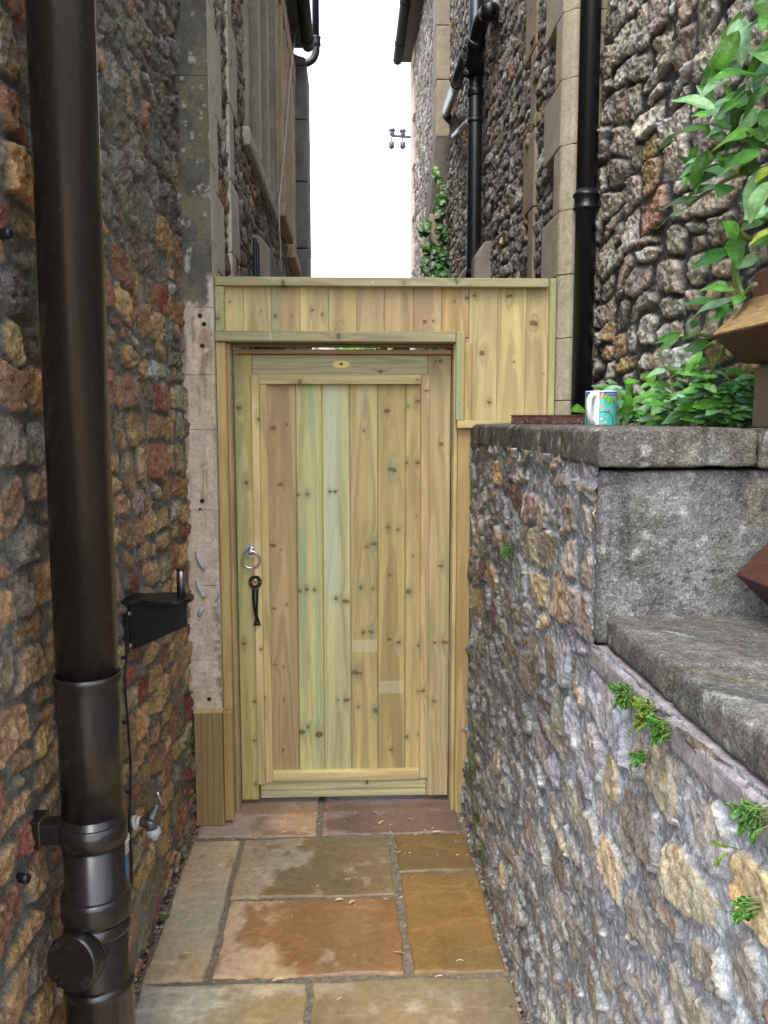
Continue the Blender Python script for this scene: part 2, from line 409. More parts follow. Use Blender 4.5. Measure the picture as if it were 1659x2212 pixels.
# ------------------------------------------------------------------ ashlar blocks with grid faces
def grid_box(name, x0, x1, y0, y1, z0, z1, res, colf, mat, parent=None, bev=.004, rough=.002, seed=0, lean=None):
    """box whose faces are fine grids: rounded arrises, worn surface, colour by function of position"""
    Vs = []; Fs = []; base = 0; Cs = []
    faces = [('x', x0, -1), ('x', x1, 1), ('y', y0, -1), ('y', y1, 1), ('z', z0, -1), ('z', z1, 1)]
    lo = np.array([x0, y0, z0]); hi = np.array([x1, y1, z1])
    def lin(a, b):
        n = max(2, int((b - a) / res) + 1)
        t = np.linspace(a, b, n)
        if b - a > 4 * bev: t = np.unique(np.concatenate([t, [a + bev * .4, a + bev, b - bev, b - bev * .4]]))
        return t
    for ax, val, sgn in faces:
        if ax == 'x': a, b = lin(y0, y1), lin(z0, z1)
        elif ax == 'y': a, b = lin(x0, x1), lin(z0, z1)
        else: a, b = lin(x0, x1), lin(y0, y1)
        A, B = np.meshgrid(a, b, indexing='ij'); K = np.full_like(A, val)
        P = np.stack({'x': (K, A, B), 'y': (A, K, B), 'z': (A, B, K)}[ax], -1)
        # round the arrises: pull to inset box then push out by bev
        Q = np.clip(P, lo + bev, hi - bev); D = P - Q; L_ = np.linalg.norm(D, axis=-1, keepdims=True); L_[L_ == 0] = 1
        Nn = D / L_; 
        s = P[..., 0] * 1.0 + P[..., 1] * .71; t = P[..., 2] + P[..., 1] * .33
        r = (fbm(s / .03, t / .03, seed + 3, 4) - .5) * 2 * rough + (fbm(s / .2, t / .2, seed + 4, 2) - .5) * 3 * rough
        P2 = Q + Nn * (bev + r[..., None])
        c = colf(P[..., 0], P[..., 1], P[..., 2], ax, sgn)
        nu, nv = A.shape; idx = np.arange(nu * nv).reshape(nu, nv) + base
        q = np.stack([idx[:-1, :-1], idx[1:, :-1], idx[1:, 1:], idx[:-1, 1:]], -1).reshape(-1, 4)
        flip = (ax == 'y' and sgn > 0) or (ax != 'y' and sgn < 0)
        if flip: q = q[:, ::-1]
        Vs.append(P2.reshape(-1, 3)); Fs.append(q); Cs.append(np.broadcast_to(c, P.shape).reshape(-1, 3)); base += nu * nv
    V = np.concatenate(Vs)
    if lean: V = lean(V)
    return name, V, np.concatenate(Fs), np.concatenate(Cs)

def join_parts(parts):
    Vs, Fs, Cs = [], [], []; b = 0
    for _, V, F_, C in parts:
        Vs.append(V); Fs.append(F_ + b); Cs.append(C); b += len(V)
    return np.concatenate(Vs), np.concatenate(Fs), np.concatenate(Cs)

def blocks(name, specs, res, colf, mat, parent, bev=.006, rough=.002, seed=0):
    V, F_, C = join_parts([grid_box(name, *s, res, colf, mat, None, bev, rough, seed + i * 7) for i, s in enumerate(specs)])
    return link(name, np_mesh(name, V, F_, C.astype(np.float32)), mat, parent)

def stone_col(base, seed, amt=.5, stain=None, scale=.15):
    base = np.array(base)
    def f(x, y, z, ax, sgn):
        a = x * 1.3 + y * .77; n = fbm(a / scale, (z + y * .4) / scale, seed, 4)[..., None]
        n2 = fbm(a / .02, z / .02 + y / .02, seed + 3, 3)[..., None]
        c = base * (1 - amt / 2 + amt * n) * (.8 + .4 * n2)
        if stain is not None:
            k = sstep(.52, .68, fbm(a / .11 + 9, z / .13 + y / .13, seed + 6, 4))[..., None]; c = c * (1 - k) + np.array(stain) * k
        return c
    return f

# ================================================================== SETTING: ground, path
def build_ground():
    xs = axis_coords([(-60, -4, 8), (-4, -.8, .2), (-.8, -.5, .008), (-.5, .38, .06), (.38, .62, .008), (.62, 4, .2), (4, 60, 8)])
    ys = axis_coords([(-40, 0, 6), (0, 1.4, .1), (1.4, 3.3, .009), (3.3, 14, .3), (14, 120, 10)])
    U, Vv = np.meshgrid(xs, ys, indexing='ij')
    H = -.022 + (fbm(U / .03, Vv / .03, 3, 4) - .5) * .022 + (vnoise(U / .2, Vv / .2, 5) - .5) * .012
    P = np.stack([U, Vv, H], -1); nu, nv = U.shape; idx = np.arange(nu * nv).reshape(nu, nv)
    q = np.stack([idx[:-1, :-1], idx[1:, :-1], idx[1:, 1:], idx[:-1, 1:]], -1).reshape(-1, 4)
    o = link('ground', np_mesh('ground', P.reshape(-1, 3), q), M['sand']); tag(o, 'sandy soil strip along both walls of the alley', 'ground', kind='structure')
build_ground()

def build_path():
    # x0,x1,y0,y1, dry colour, wet colour, wetness bias, gradient of wetness across x
    W1, W2 = (.40, .31, .22), (.20, .13, .065)
    slabs = [
        (-.562, -.127, 2.902, 3.40, (.36, .25, .18), (.22, .14, .085), .42, .5),
        (-.113, .404, 2.905, 3.40, (.30, .19, .14), (.165, .095, .068), .72, .6),
        (-.566, -.399, 2.118, 2.872, (.40, .32, .22), (.24, .17, .085), .30, .3),
        (-.387, .139, 2.508, 2.882, (.36, .29, .20), (.165, .115, .052), .62, .9),
        (.155, .416, 2.642, 2.886, (.28, .21, .12), (.150, .100, .040), .92, .2),
        (-.380, .146, 2.126, 2.494, (.46, .34, .22), (.25, .125, .050), .66, 1.1),
        (.164, .421, 2.127, 2.628, (.30, .21, .11), (.185, .112, .036), .90, .2),
        (-.560, -.119, 1.56, 2.100, (.44, .40, .31), (.27, .22, .12), .48, .8),
        (-.106, .428, 1.50, 2.104, (.38, .29, .18), (.255, .175, .085), .74, .3),
        (-.56, .10, .9, 1.545, W1, W2, .5, .3), (.115, .43, .9, 1.485, W1, W2, .6, .3),
        (-.56, -.1, .2, .885, W1, W2, .5, .3), (-.085, .43, .2, .885, W1, W2, .5, .3),
        (-.56, .43, -1.2, .185, W1, W2, .5, .3), (-.45, .7, 3.415, 5.2, W1, W2, .5, .3),
        (-.45, .7, 5.22, 8.0, W1, W2, .5, .3), (-.45, .7, 8.02, 11.0, W1, W2, .5, .3)]
    Vs, Fs, Cs = [], [], []; base = 0
    for i, (x0, x1, y0, y1, dry, wet, bias, grad) in enumerate(slabs):
        res = .006 if 1.4 < y1 < 3.5 and y0 > 1.2 else .05
        e = .003
        xs = np.unique(np.concatenate([np.linspace(x0, x1, int((x1 - x0) / res) + 2), [x0 + e, x1 - e]]))
        ys = np.unique(np.concatenate([np.linspace(y0, y1, int((y1 - y0) / res) + 2), [y0 + e, y1 - e]]))
        U, Vv = np.meshgrid(xs, ys, indexing='ij')
        edge = np.minimum(np.minimum(U - x0, x1 - U), np.minimum(Vv - y0, y1 - Vv))
        jx = (vnoise(Vv / .06, Vv * 0 + i, 11) - .5) * .008; jy = (vnoise(U / .06, U * 0 + i, 12) - .5) * .008
        near = sstep(.03, 0, edge)
        Hh = (fbm(U / .16 + i * 5, Vv / .30, 20 + i, 4) - .5) * .010 + (i * 37 % 5 - 2) * .0010
        lay = fbm(U / .25 + i, Vv / .10, 40 + i, 3); Hh += (np.floor(lay * 9) / 9) * .006       # riven layers
        Hh = np.where(edge < e * .5, -.018, Hh - .003 * sstep(.012, 0, edge))
        P = np.stack([U + jx * near, Vv + jy * near, Hh], -1)
        ux = (U - x0) / (x1 - x0)
        w = fbm(U / .11 + i * 3.3, Vv / .11, 60 + i, 6, .68) * .9 + .05 + (bias - .5) * .75 + (ux - .5) * grad * .42
        wet_ = sstep(.41, .60, w)
        if i in (0, 1): wet_ = np.maximum(wet_, sstep(3.06, 3.09, Vv + (fbm(U / .04, Vv / .04, 77, 3) - .5) * .06) * .85)
        n = fbm(U / .14 + i, Vv / .5, 80 + i, 4)[..., None]; n2 = fbm(U / .012, Vv / .012, 81, 3)[..., None]
        veins = sstep(.03, .0, np.abs(fbm(U / .35 + i * 2, Vv / .12 + i, 90 + i, 4) - .5))[..., None]
        c = np.array(dry) * (1 - wet_[..., None]) + np.array(wet) * wet_[..., None]
        c = np.array(dry) * (1 - (.86 * wet_ + .08)[..., None]) + np.array(wet) * (.86 * wet_ + .08)[..., None]
        c = c * .96 + c.mean(-1, keepdims=True) * .04
        c = 1.16 * c * (.68 + .64 * n) * (.85 + .3 * n2) * (1 + .25 * veins)
        warm = (vnoise(U / .2 + i * 2, Vv / .3, 95 + i)[..., None] - .5) * np.array([.25, .0, -.3]); c = c * (1 + warm)
        Cc = np.concatenate([c, wet_[..., None]], -1)
        nu, nv = U.shape; idx = np.arange(nu * nv).reshape(nu, nv) + base
        q = np.stack([idx[:-1, :-1], idx[1:, :-1], idx[1:, 1:], idx[:-1, 1:]], -1).reshape(-1, 4)
        Vs.append(P.reshape(-1, 3)); Fs.append(q); Cs.append(Cc.reshape(-1, 4)); base += nu * nv
    o = link('path', np_mesh('path', np.concatenate(Vs), np.concatenate(Fs), np.concatenate(Cs).astype(np.float32)), M['slab'])
    tag(o, 'path of large damp brown sandstone flags', 'path', kind='structure')
    # jointing mortar between the flags
    xs = axis_coords([(-.575, .43, .006)]); ys = axis_coords([(1.4, 3.2, .006)])
    U, Vv = np.meshgrid(xs, ys, indexing='ij'); H = -.0065 + (fbm(U / .012, Vv / .012, 7, 3) - .5) * .009
    nu, nv = U.shape; idx = np.arange(nu * nv).reshape(nu, nv)
    q = np.stack([idx[:-1, :-1], idx[1:, :-1], idx[1:, 1:], idx[:-1, 1:]], -1).reshape(-1, 4)
    c = np.array([.20, .165, .125]) * (.5 + fbm(U / .008, Vv / .008, 8, 3)[..., None])
    jm = np_mesh('path_joint', np.stack([U, Vv, H], -1).reshape(-1, 3), q, c.reshape(-1, 3).astype(np.float32))
    tag(link('path_joint', jm, M['pebble']), 'gritty mortar joints between the sandstone flags', 'path', kind='structure')
build_path()

def scatter_bits():
    rng = random.Random(5)
    # pale wood shavings left on the flags
    Vs, Fs = [], []
    def chip(x, y, z, l, w, a):
        b = len(Vs); c, s = math.cos(a), math.sin(a); k = rng.uniform(.2, 1)
        for t in (-1, -.3, .4, 1):
            for sd in (-1, 1):
                px, py = t * l / 2, sd * w / 2 * (1 - .5 * abs(t))
                Vs.append((x + c * px - s * py, y + s * px + c * py, z + .0015 + k * .004 * (1 - t * t) + .0008 * sd))
        for j in range(3): Fs.append((b + 2 * j, b + 2 * j + 1, b + 2 * j + 3, b + 2 * j + 2))
    for i in range(150):
        y = 3.06 - abs(rng.gauss(0, .42)); x = rng.uniform(-.5, .4)
        if y < 1.6: continue
        chip(x, y, .006, rng.choice([.005, .007, .009, .014, .020]), rng.choice([.0012, .0016, .0024]), rng.uniform(0, 3.14))
    for x, y, l in [(-.25, 3.0, .03), (.09, 3.05, .026), (.11, 2.97, .03), (.22, 2.99, .025), (-.04, 2.47, .024), (.0, 2.455, .022), (.31, 2.89, .03), (-.2, 2.1, .03), (.13, 2.2, .03)]:
        chip(x, y, .008, l, .009, rng.uniform(0, 3))
    o = link('wood_shavings', np_mesh('wood_shavings', Vs, Fs, smooth=False), M['chip'])
    tag(o, 'pale wood shavings scattered over the flags below the gate', 'shavings', kind='stuff')
    # grit and pebbles in the strips beside the walls
    Vs, Fs, Cs = [], [], []
    ico = bmesh.new(); bmesh.ops.create_icosphere(ico, subdivisions=1, radius=1); iv = [v.co.copy() for v in ico.verts]; fi = [[v.index for v in f.verts] for f in ico.faces]; ico.free()
    for i in range(1900):
        side = rng.random() < .5
        x = rng.gauss(-.571, .013) if side else rng.gauss(.436, .014)
        y = rng.uniform(1.4, 3.1); r = rng.choice([.002, .003, .003, .004, .006, .009]) * rng.uniform(.7, 1.2)
        b = len(Vs); sc = (rng.uniform(.7, 1.3), rng.uniform(.7, 1.3), rng.uniform(.5, .8))
        col = rng.choice([(.30, .26, .22), (.17, .13, .10), (.42, .40, .38), (.10, .08, .07), (.28, .19, .12)])
        for v in iv: Vs.append((x + v.x * r * sc[0] * rng.uniform(.8, 1.2), y + v.y * r * sc[1], -.012 + r * .5 + v.z * r * sc[2])); Cs.append(col)
        for f in fi: Fs.append([b + k for k in f])
    o = link('grit', np_mesh('grit', Vs, Fs, np.array(Cs, np.float32), smooth=False), M['pebble'])
    tag(o, 'loose grit and small stones in the strips beside the flags', 'grit', kind='stuff')
scatter_bits()

# ================================================================== LEFT HOUSE
XL = -.592          # mortar plane of the near wall
XLF = -.503         # mortar plane of the far flank
left = thing('stone_house', 'tall stone house on the left, rubble of ochre, rust and grey stones, with mullioned windows', 'house', (-.6, 3.0, 0))

def pal_left(u, v, rng):
    g = 1 / (1 + math.exp(-(v - 1.82) * 5.0))
    if u < 1.6: g *= .6
    w = [(2.1 * (1 - g) + .12, (.325, .215, .110)), (2.0 * (1 - g) + .10, (.26, .165, .09)), (1.6 * (1 - g) + .10, (.235, .120, .072)),
         (.28 * (1 - g) + .04, (.20, .065, .045)), (1.0 * (1 - g) + .6 * g, (.18, .14, .10)), (2.4 * g + .2, (.135, .120, .102)),
         (2.0 * g + .05, (.165, .152, .132)), (.22 * g + .05, (.28, .265, .26)), (.06, (.40, .235, .11)), (.5 * g, (.12, .10, .08)), (.25 * (1 - g), (.28, .235, .17))]
    return pick(rng, w)

rubble('rubble_wall', axis_coords([(.70, 1.06, .01), (1.06, 3.03, .0042)]), axis_coords([(-.06, 3.1, .0045), (3.1, 4.95, .03)]),
       lambda u, v, h: np.stack([XL + h, u, v], -1), (.05, .112), (.075, .19), pal_left, (.140, .136, .120), .011, .0088, 11, left,
       crag=.0098, power=4.5, warp=.013)

# ashlar pilaster at the house corner, scraped clean below
def pil_col(x, y, z, ax, sgn):
    a = x * 1.0 + y * .8
    up = np.array([.115, .112, .092]) * (.55 + .9 * fbm(a / .05, z / .07, 5, 4)[..., None])
    li = sstep(.52, .62, fbm(a / .06 + 3, z / .09, 9, 4))[..., None]; up = up * (1 - .5 * li) + np.array([.225, .185, .10]) * .5 * li
    wh = sstep(.70, .76, fbm(a / .03 + 7, z / .03, 10, 4))[..., None]; up = up * (1 - wh) + np.array([.36, .36, .34]) * wh
    lo = np.array([.56, .455, .36]) * (.8 + .4 * fbm(a / .02, z / .03, 6, 4)[..., None])
    st = sstep(.50, .62, fbm(a / .016 + 3, z / .16, 12, 4)) * sstep(.9, 1.3, z); lo = lo * (1 - .5 * st[..., None]) + np.array([.19, .105, .055]) * .5 * st[..., None]
    pl = sstep(.55, .66, fbm(a / .04 + 5, z / .05, 15, 5, .65))[..., None]; lo = lo * (1 - .75 * pl) + np.array([.66, .58, .48]) * .75 * pl
    dk = (sstep(.50, .62, fbm(a / .03 + 1, z / .03, 16, 4)) * sstep(-.52, -.488, x) * sstep(1.1, .8, z))[..., None]; lo = lo * (1 - .75 * dk) + np.array([.14, .11, .09]) * .75 * dk
    k = sstep(1.905, 1.925, z + (fbm(a / .015, z / .015, 18, 3) - .5) * .05)[..., None]
    edge = (sstep(-.505, -.491, x + (fbm(z / .03, x, 19, 3) - .5) * .03) * sstep(1.8, 1.85, z) * sstep(2.03, 1.98, z) * (ax == 'y'))[..., None]
    c = lo * (1 - k) + up * k
    c = c * (1 - edge) + np.array([.60, .53, .46]) * edge
    return pale(x, y, z, ax, sgn) if ax == 'x' and sgn > 0 else c  # side toward the alley painted paler, skylight put into its colour

pale = stone_col((.52, .48, .41), 30, .3); dull = stone_col((.30, .275, .215), 31, .45); warm = stone_col((.48, .37, .24), 32, .4)
pil = []
joints = [.43, .62, .90, 1.18, 1.47, 1.665, 1.90, 2.13, 2.40, 2.68, 2.95, 3.25, 3.6, 4.0, 4.4, 4.84]
for a, b in zip(joints[:-1], joints[1:]): pil.append((-.640, -.480, 3.03, 3.16, a + .0004, b - .0004))
blocks('corner_pilaster', pil, .006, pil_col, M['ashlar'], left, .0018, .0010, 3)
MB().box(-.66, -.50, 3.06, 3.32, -.05, .44).build('plinth', M['wall'], left)
# drilled fixing holes left in the scraped pilaster
for u, v, r in [(437, 747, 5), (432, 682, 5), (441, 700, 5), (437, 1082, 5), (432, 1100, 3), (452, 1510, 5)]:
    p = at(u, v, Y=3.03); r = r / 1800 * 3.03
    MB().lathe([(r * 1.0, 0), (r * .9, -.0022), (r * .5, -.0025)], (p.x, 3.0285, p.z), (0, -1, 0), 9).build('fixing_hole', M['black'], left)

# far flank with window openings
def pal_far(u, v, rng):
    return pick(rng, [(2, (.22, .19, .16)), (2, (.30, .265, .225)), (1, (.16, .14, .12)), (.6, (.36, .33, .30)), (.35, (.34, .24, .13)), (.2, (.21, .12, .085))])
WA = (4.22, 5.72, 2.90, 4.65); WB = (5.95, 6.75, 2.98, 4.45); WC = (7.0, 7.75, 2.90, 4.45)
rubble('flank_wall', axis_coords([(3.16, 8.6, .010)]), axis_coords([(0, 1.7, .05), (1.7, 4.85, .0085)]),
       lambda u, v, h: np.stack([XLF + h, u, v], -1), (.05, .10), (.08, .19), pal_far, (.075, .070, .066), .009, .007, 12, left,
       holes=[WA, WB, WC], crag=.008, power=4.2, warp=.014)


def quoins(name, x0, x1, y0, lens, z0, z1, h, colf, parent, flip=False, seed=0):
    sp = []; z = z0; i = 0
    while z < z1 - .02:
        L_ = lens[i % len(lens)]; zz = min(z + h * (1 + .12 * math.sin(i * 2.3)), z1)
        ya, yb = (y0, y0 + L_) if not flip else (y0 - L_, y0)
        sp.append((x0, x1, ya, yb, z + .002, zz - .002)); z = zz; i += 1
    return blocks(name, sp, .03, colf, M['ashlar'], parent, .004, .001, seed)
quoins('quoin_strip', -.56, -.4815, 3.162, (.07, .20), 0, 4.84, .29, pale, left, seed=1)
quoins('quoin_strip', -.56, -.481, 3.56, (.12, .26), 0, 4.84, .31, pale, left, seed=2)

def window(parent, wx, wall_x, ins, ys, z0, z1, mull, colf, sill_out, side, seed):
    """mullioned stone window in a flank wall; ins = direction into the house"""
    w = thing('window', None, None, (wall_x, ys[0], z0)); w.parent = parent; w.location = Vector((wall_x, ys[0], z0)) - Vector(parent.location)
    y0, y1 = ys; f = wall_x - ins * .022; bk = wall_x + ins * .15
    fb = lambda a, b: (min(a, b), max(a, b))
    blocks('sill', [(*fb(wall_x - ins * sill_out, bk), y0 - .06, y1 + .06, z0 - .09, z0)], .03, pale if sill_out < .03 else colf, M['ashlar'], w, .012, .001, seed)
    blocks('jamb', [(*fb(f, bk), y0 - .02, y0 + .09, z0 + .002, z1)], .03, colf, M['ashlar'], w, .02, .001, seed + 1)
    blocks('jamb', [(*fb(f, bk), y1 - .09, y1 + .02, z0 + .002, z1)], .03, colf, M['ashlar'], w, .02, .001, seed + 2)
    blocks('lintel', [(*fb(f - ins * .004, bk), y0 - .1, y1 + .1, z1 + .002, z1 + .18)], .03, colf, M['ashlar'], w, .012, .001, seed + 3)
    for i, y in enumerate(mull):
        blocks('mullion', [(*fb(f, bk), y - .05, y + .05, z0 + .002, z1)], .03, lambda x, y, z, ax, sgn: (pale if ax == 'x' else colf)(x, y, z, ax, sgn), M['ashlar'], w, .012, .001, seed + 5 + i)  # alley-facing faces paler than the rest: light falling there is in the colour
    MB().box(*fb(wall_x + ins * .125, wall_x + ins * .13), y0, y1, z0, z1).build('pane', M['glass'], w)
    return w
window(left, 0, XLF + .012, -1, (4.22, 5.72), 2.9, 4.65, (4.74, 5.22), dull, .024, 0, 40)
window(left, 0, XLF + .012, -1, (5.95, 6.75), 2.98, 4.45, (6.35,), warm, .06, 0, 50)
window(left, 0, XLF + .012, -1, (7.0, 7.75), 2.90, 4.45, (7.38,), warm, .06, 0, 60)
# low stone hood over a side door
hood = MB(); hood.prism([(-.60, 4.5, 1.95), (-.41, 4.5, 1.95), (-.41, 4.5, 2.40), (-.47, 4.5, 2.47), (-.60, 4.5, 2.47)], (0, 1.1, 0), .012)
o = hood.build('door_hood', M['wall'], left)
# end pier carrying the eave
pierc = stone_col((.20, .19, .19), 33, .6)
blocks('pier', [(-.62, -.375, 8.0, 8.6, a + .003, b - .003) for a, b in zip([0, 1.6, 2.2, 2.75, 3.1, 3.7, 4.25], [1.6, 2.2, 2.75, 3.1, 3.7, 4.25, 4.72])], .03, pierc, M['ashlar'], left, .012, .002, 8)
cap = MB(); cap.prism([(-.60, 8.0, 4.723), (-.372, 8.0, 4.723), (-.385, 8.0, 4.79), (-.46, 8.0, 4.81), (-.55, 8.0, 4.86), (-.60, 8.0, 4.86)], (0, .6, 0), .01); cap.build('pier_cap', M['wall'], left)
MB().box(-4.0, -.597, .70, 3.02, 0, 4.9).box(-4.0, -.70, 3.02, 8.55, 0, 4.9).build('inner_wall', M['wall'], left)  # unseen solid body added behind the rubble sheets to block light

def eave(parent, x_edge, wall_x, y0, y1, z, sgn):
    """slate roof overhang; sgn = +1 when the alley lies on the +x side"""
    r = MB(); s = -sgn
    r.prism([(x_edge, y0, z + .04), (x_edge, y0, z + .075), (x_edge + s * 3.4, y0, z + 3.075), (x_edge + s * 3.4, y0, z + 3.0)], (0, y1 - y0, 0))
    k = int((y1 - y0) / .24)
    for i in range(k):                               # slate tails showing below the eave
        a = y0 + i * (y1 - y0) / k
        r.prism([(x_edge + s * .01, a, z + .02), (x_edge + s * .01, a, z + .035), (x_edge + s * .30, a, z + .30), (x_edge + s * .30, a, z + .285)], (0, (y1 - y0) / k - .02, 0))
    r.build('roof', M['slate'], parent)
    f = MB(); f.box(min(wall_x, x_edge + s * .02), max(wall_x, x_edge + s * .02), y0 + .01, y1 - .02, z + .0, z + .018)
    f.build('soffit', M['slate'], parent)
    g = MB(); R_ = .055; pts = []
    n = 12
    prof = [(math.cos(math.pi + math.pi * i / n) * R_, math.sin(math.pi + math.pi * i / n) * R_) for i in range(n + 1)]
    prof += [(c * .9, s_ * .9) for c, s_ in prof[::-1]]
    gx = x_edge + sgn * .03
    g.prism([(gx + a, y0, z + .03 + b) for a, b in prof], (0, y1 - y0, 0))
    yy = y0 + .5
    while yy < y1:
        g.prism([(gx + a * 1.12, yy, z + .03 + b * 1.12) for a, b in prof], (0, .05, 0)); yy += .95
    g.build('gutter', M['gutter'], parent)
eave(left, -.388, -.5, .65, 7.98, 4.85, 1)

# ================================================================== RIGHT HOUSE
XR = .898; XRF = .80
right = thing('stone_house', 'tall stone house on the right, squared grey rubble with pale quoins and dark joints', 'house', (.9, 3.0, 0))
def pal_right(u, v, rng):
    return pick(rng, [(2.4, (.385, .355, .30)), (1.8, (.325, .298, .25)), (1.2, (.45, .43, .38)), (.9, (.40, .30, .16)), (.12, (.34, .22, .155)), (.5, (.245, .215, .185)), (.3, (.45, .44, .43))])
rubble('rubble_wall', axis_coords([(1.2, 1.6, .02), (1.6, 3.04, .0045)]), axis_coords([(1.0, 3.2, .005), (3.2, 5.9, .03)]),
       lambda u, v, h: np.stack([XR - h, u, v], -1), (.065, .135), (.09, .25), pal_right, (.068, .069, .072), .012, .0080, 21, right,
       crag=.0105, power=5, warp=.008)
def pal_rfar(u, v, rng):
    return pick(rng, [(2, (.29, .25, .215)), (2, (.22, .19, .165)), (1, (.16, .135, .12)), (.8, (.38, .35, .32)), (.3, (.33, .23, .13)), (.25, (.21, .13, .095))])
rubble('flank_wall', axis_coords([(3.2, 10.7, .011)]), axis_coords([(0, 1.7, .06), (1.7, 5.95, .0085)]),
       lambda u, v, h: np.stack([XRF - h, u, v], -1), (.05, .10), (.08, .19), pal_rfar, (.085, .08, .078), .009, .007, 22, right,
       crag=.008, power=4.2, warp=.014)
qcol = stone_col((.40, .345, .255), 34, .3)
qsp = []; z = 0.0; i = 0
while z < 5.9:
    zz = min(z + .225, 5.9); L_ = (.13, .30)[i % 2]
    qsp.append((.757, .93, 3.035, 3.035 + L_, z + .0015, zz - .0015)); z = zz; i += 1
def chamfer(x0, y0, ch):
    def f(V):
        V = V.copy(); s = (V[:, 0] - x0) + (V[:, 1] - y0); k = np.clip(ch - s, 0, None) / 2
        V[:, 0] += k; V[:, 1] += k; return V
    return f
Vq, Fq_, Cq = join_parts([grid_box('q', *b, .012, qcol, None, None, .0022, .0009, 5 + i * 7, chamfer(b[0], b[2], .034)) for i, b in enumerate(qsp)])
link('corner_quoin', np_mesh('corner_quoin', Vq, Fq_, Cq.astype(np.float32)), M['ashlar'], right)
quoins('quoin_strip', .782, .86, 3.62, (.10, .22), 0, 5.9, .34, stone_col((.30, .235, .165), 35, .4), right, seed=6)
quoins('quoin_strip', .770, .95, 10.74, (.30, .55), 0, 5.9, .30, pale, right, flip=True, seed=7)
# stepped pilaster with a weathered corbel
pc = stone_col((.36, .30, .22), 36, .35)
blocks('pilaster', [(.690, .85, 6.8, 7.12, a + .002, b - .002) for a, b in zip([3.72, 4.15, 4.55, 5.0, 5.4], [4.15, 4.55, 5.0, 5.4, 5.9])], .03, pc, M['ashlar'], right, .008, .001, 9)
blocks('buttress', [(.655, .85, 6.95, 7.45, a + .002, b - .002) for a, b in zip([0, 1.2, 2.2, 2.7], [1.2, 2.2, 2.7, 3.18])], .03, pc, M['ashlar'], right, .012, .001, 9)
cb = MB()
cb.quadmesh([(.690, 6.8, 3.72), (.85, 6.8, 3.72), (.85, 7.12, 3.72), (.690, 7.12, 3.72), (.655, 6.95, 3.18), (.85, 6.95, 3.18), (.85, 7.45, 3.18), (.655, 7.45, 3.18)],
            [(0, 1, 2, 3), (7, 6, 5, 4), (0, 4, 5, 1), (1, 5, 6, 2), (2, 6, 7, 3), (3, 7, 4, 0)])
cb.build('corbel', M['wall'], right)
hd = MB(); hd.prism([(.90, 4.75, 2.25), (.70, 4.75, 2.25), (.70, 4.75, 2.41), (.76, 4.75, 2.50), (.90, 4.75, 2.50)], (0, 1.5, 0), .012)
hd.build('door_hood', M['wall'], right)
MB().box(1.02, 4.5, 1.2, 10.65, 0, 5.9).build('inner_wall', M['wall'], right)  # hidden box filling the right house, added to keep light out
eave(right, .64, .8, 1.15, 10.72, 5.86, -1)

# ================================================================== LOW GARDEN WALL
XG = .458
gw = thing('garden_wall', 'low rubble garden wall with thick pale mortar, stepping down beside the path under weathered copings', 'wall', (.6, 1.9, 0))
def pal_low(u, v, rng):
    f = 1 if v > .7 else .25
    c = pick(rng, [(1.8, (.19, .155, .120)), (1.0, (.145, .122, .105)), (1.3, (.24, .21, .165)), (.55 * f + .08, (.33, .235, .125)), (.3 + .2 * f, (.175, .11, .09)), (1.2, (.25, .245, .235)), (.3, (.165, .15, .155)), (.25, (.25, .23, .15))])
    k = .12 if v > .85 else .36
    return c * (1 - k) + (c.mean() * np.array([.985, 1.0, 1.02]) + .03) * k
yel = (.55, .30, .03); grn = (.15, .16, .08)
rubble('rubble_face', axis_coords([(.2, .7, .02), (.7, 3.09, .0038)]), axis_coords([(-.06, 1.43, .0038)]),
       lambda u, v, h: np.stack([XG - .012 - h, u, v], -1), (.045, .105), (.07, .21), pal_low, (.275, .292, .318), .0080, .0098, 31, gw, M['lowrubble'],
       crag=.0058, power=3.6, warp=.016, flush=.33, mortar_rough=.0022, rise_w=.005,
       spots=[(1.01, .61, .010, yel), (1.11, 1.0, .006, yel), (1.06, .92, .005, yel), (2.9, .25, .10, grn), (2.75, .12, .08, grn), (2.6, .06, .06, grn)],
       keep=lambda y, z: (z < 1.095) | (y > 1.479))
copc = stone_col((.120, .113, .100), 41, .7, (.17, .155, .125), .07); stepc = stone_col((.135, .130, .120), 42, .8, (.19, .18, .165), .06)
blkc = stone_col((.142, .143, .138), 43, .75, (.21, .21, .205), .06)
def weathered(f, seed, crack=None):
    def g(x, y, z, ax, sgn):
        c = f(x, y, z, ax, sgn); a = x * 1.1 + y * .83; q = z + y * .37
        wd, wc, _ = worley(a / .055, q / .055, seed)
        li = (sstep(.20, .13, wd + (fbm(a / .006, q / .006, seed + 1, 2) - .5) * .16) * (wc > .62))[..., None]
        c = c * (1 - li * .8) + np.array([.40, .41, .385]) * li * .8
        big = sstep(.60, .72, fbm(a / .10 + 4, q / .09, seed + 2, 4))[..., None]; c = c * (1 - big * .32) + np.array([.30, .305, .295]) * big * .32
        ms = sstep(.58, .74, fbm(a / .09 + 8, q / .12, seed + 3, 4))[..., None]; c = c * (1 - ms * .3) + np.array([.085, .088, .05]) * ms * .3
        ye = sstep(.70, .78, fbm(a / .07 + 3, q / .06, seed + 4, 3))[..., None]; c = c * (1 - ye * .3) + np.array([.30, .25, .13]) * ye * .3
        dr = sstep(.56, .72, fbm(a / .022, q / .5, seed + 5, 3))[..., None]; c = c * (1 - .35 * dr)
        if crack:
            for z0, am in crack:
                d = np.abs(z - (z0 + (fbm(a / .05, a * 0, seed + 6, 4) - .5) * am + (a - .7) * -.10)); k = (sstep(.0022, .0008, d) * .75)[..., None]; c = c * (1 - k) + np.array([.03, .03, .03]) * k
        return c
    return g
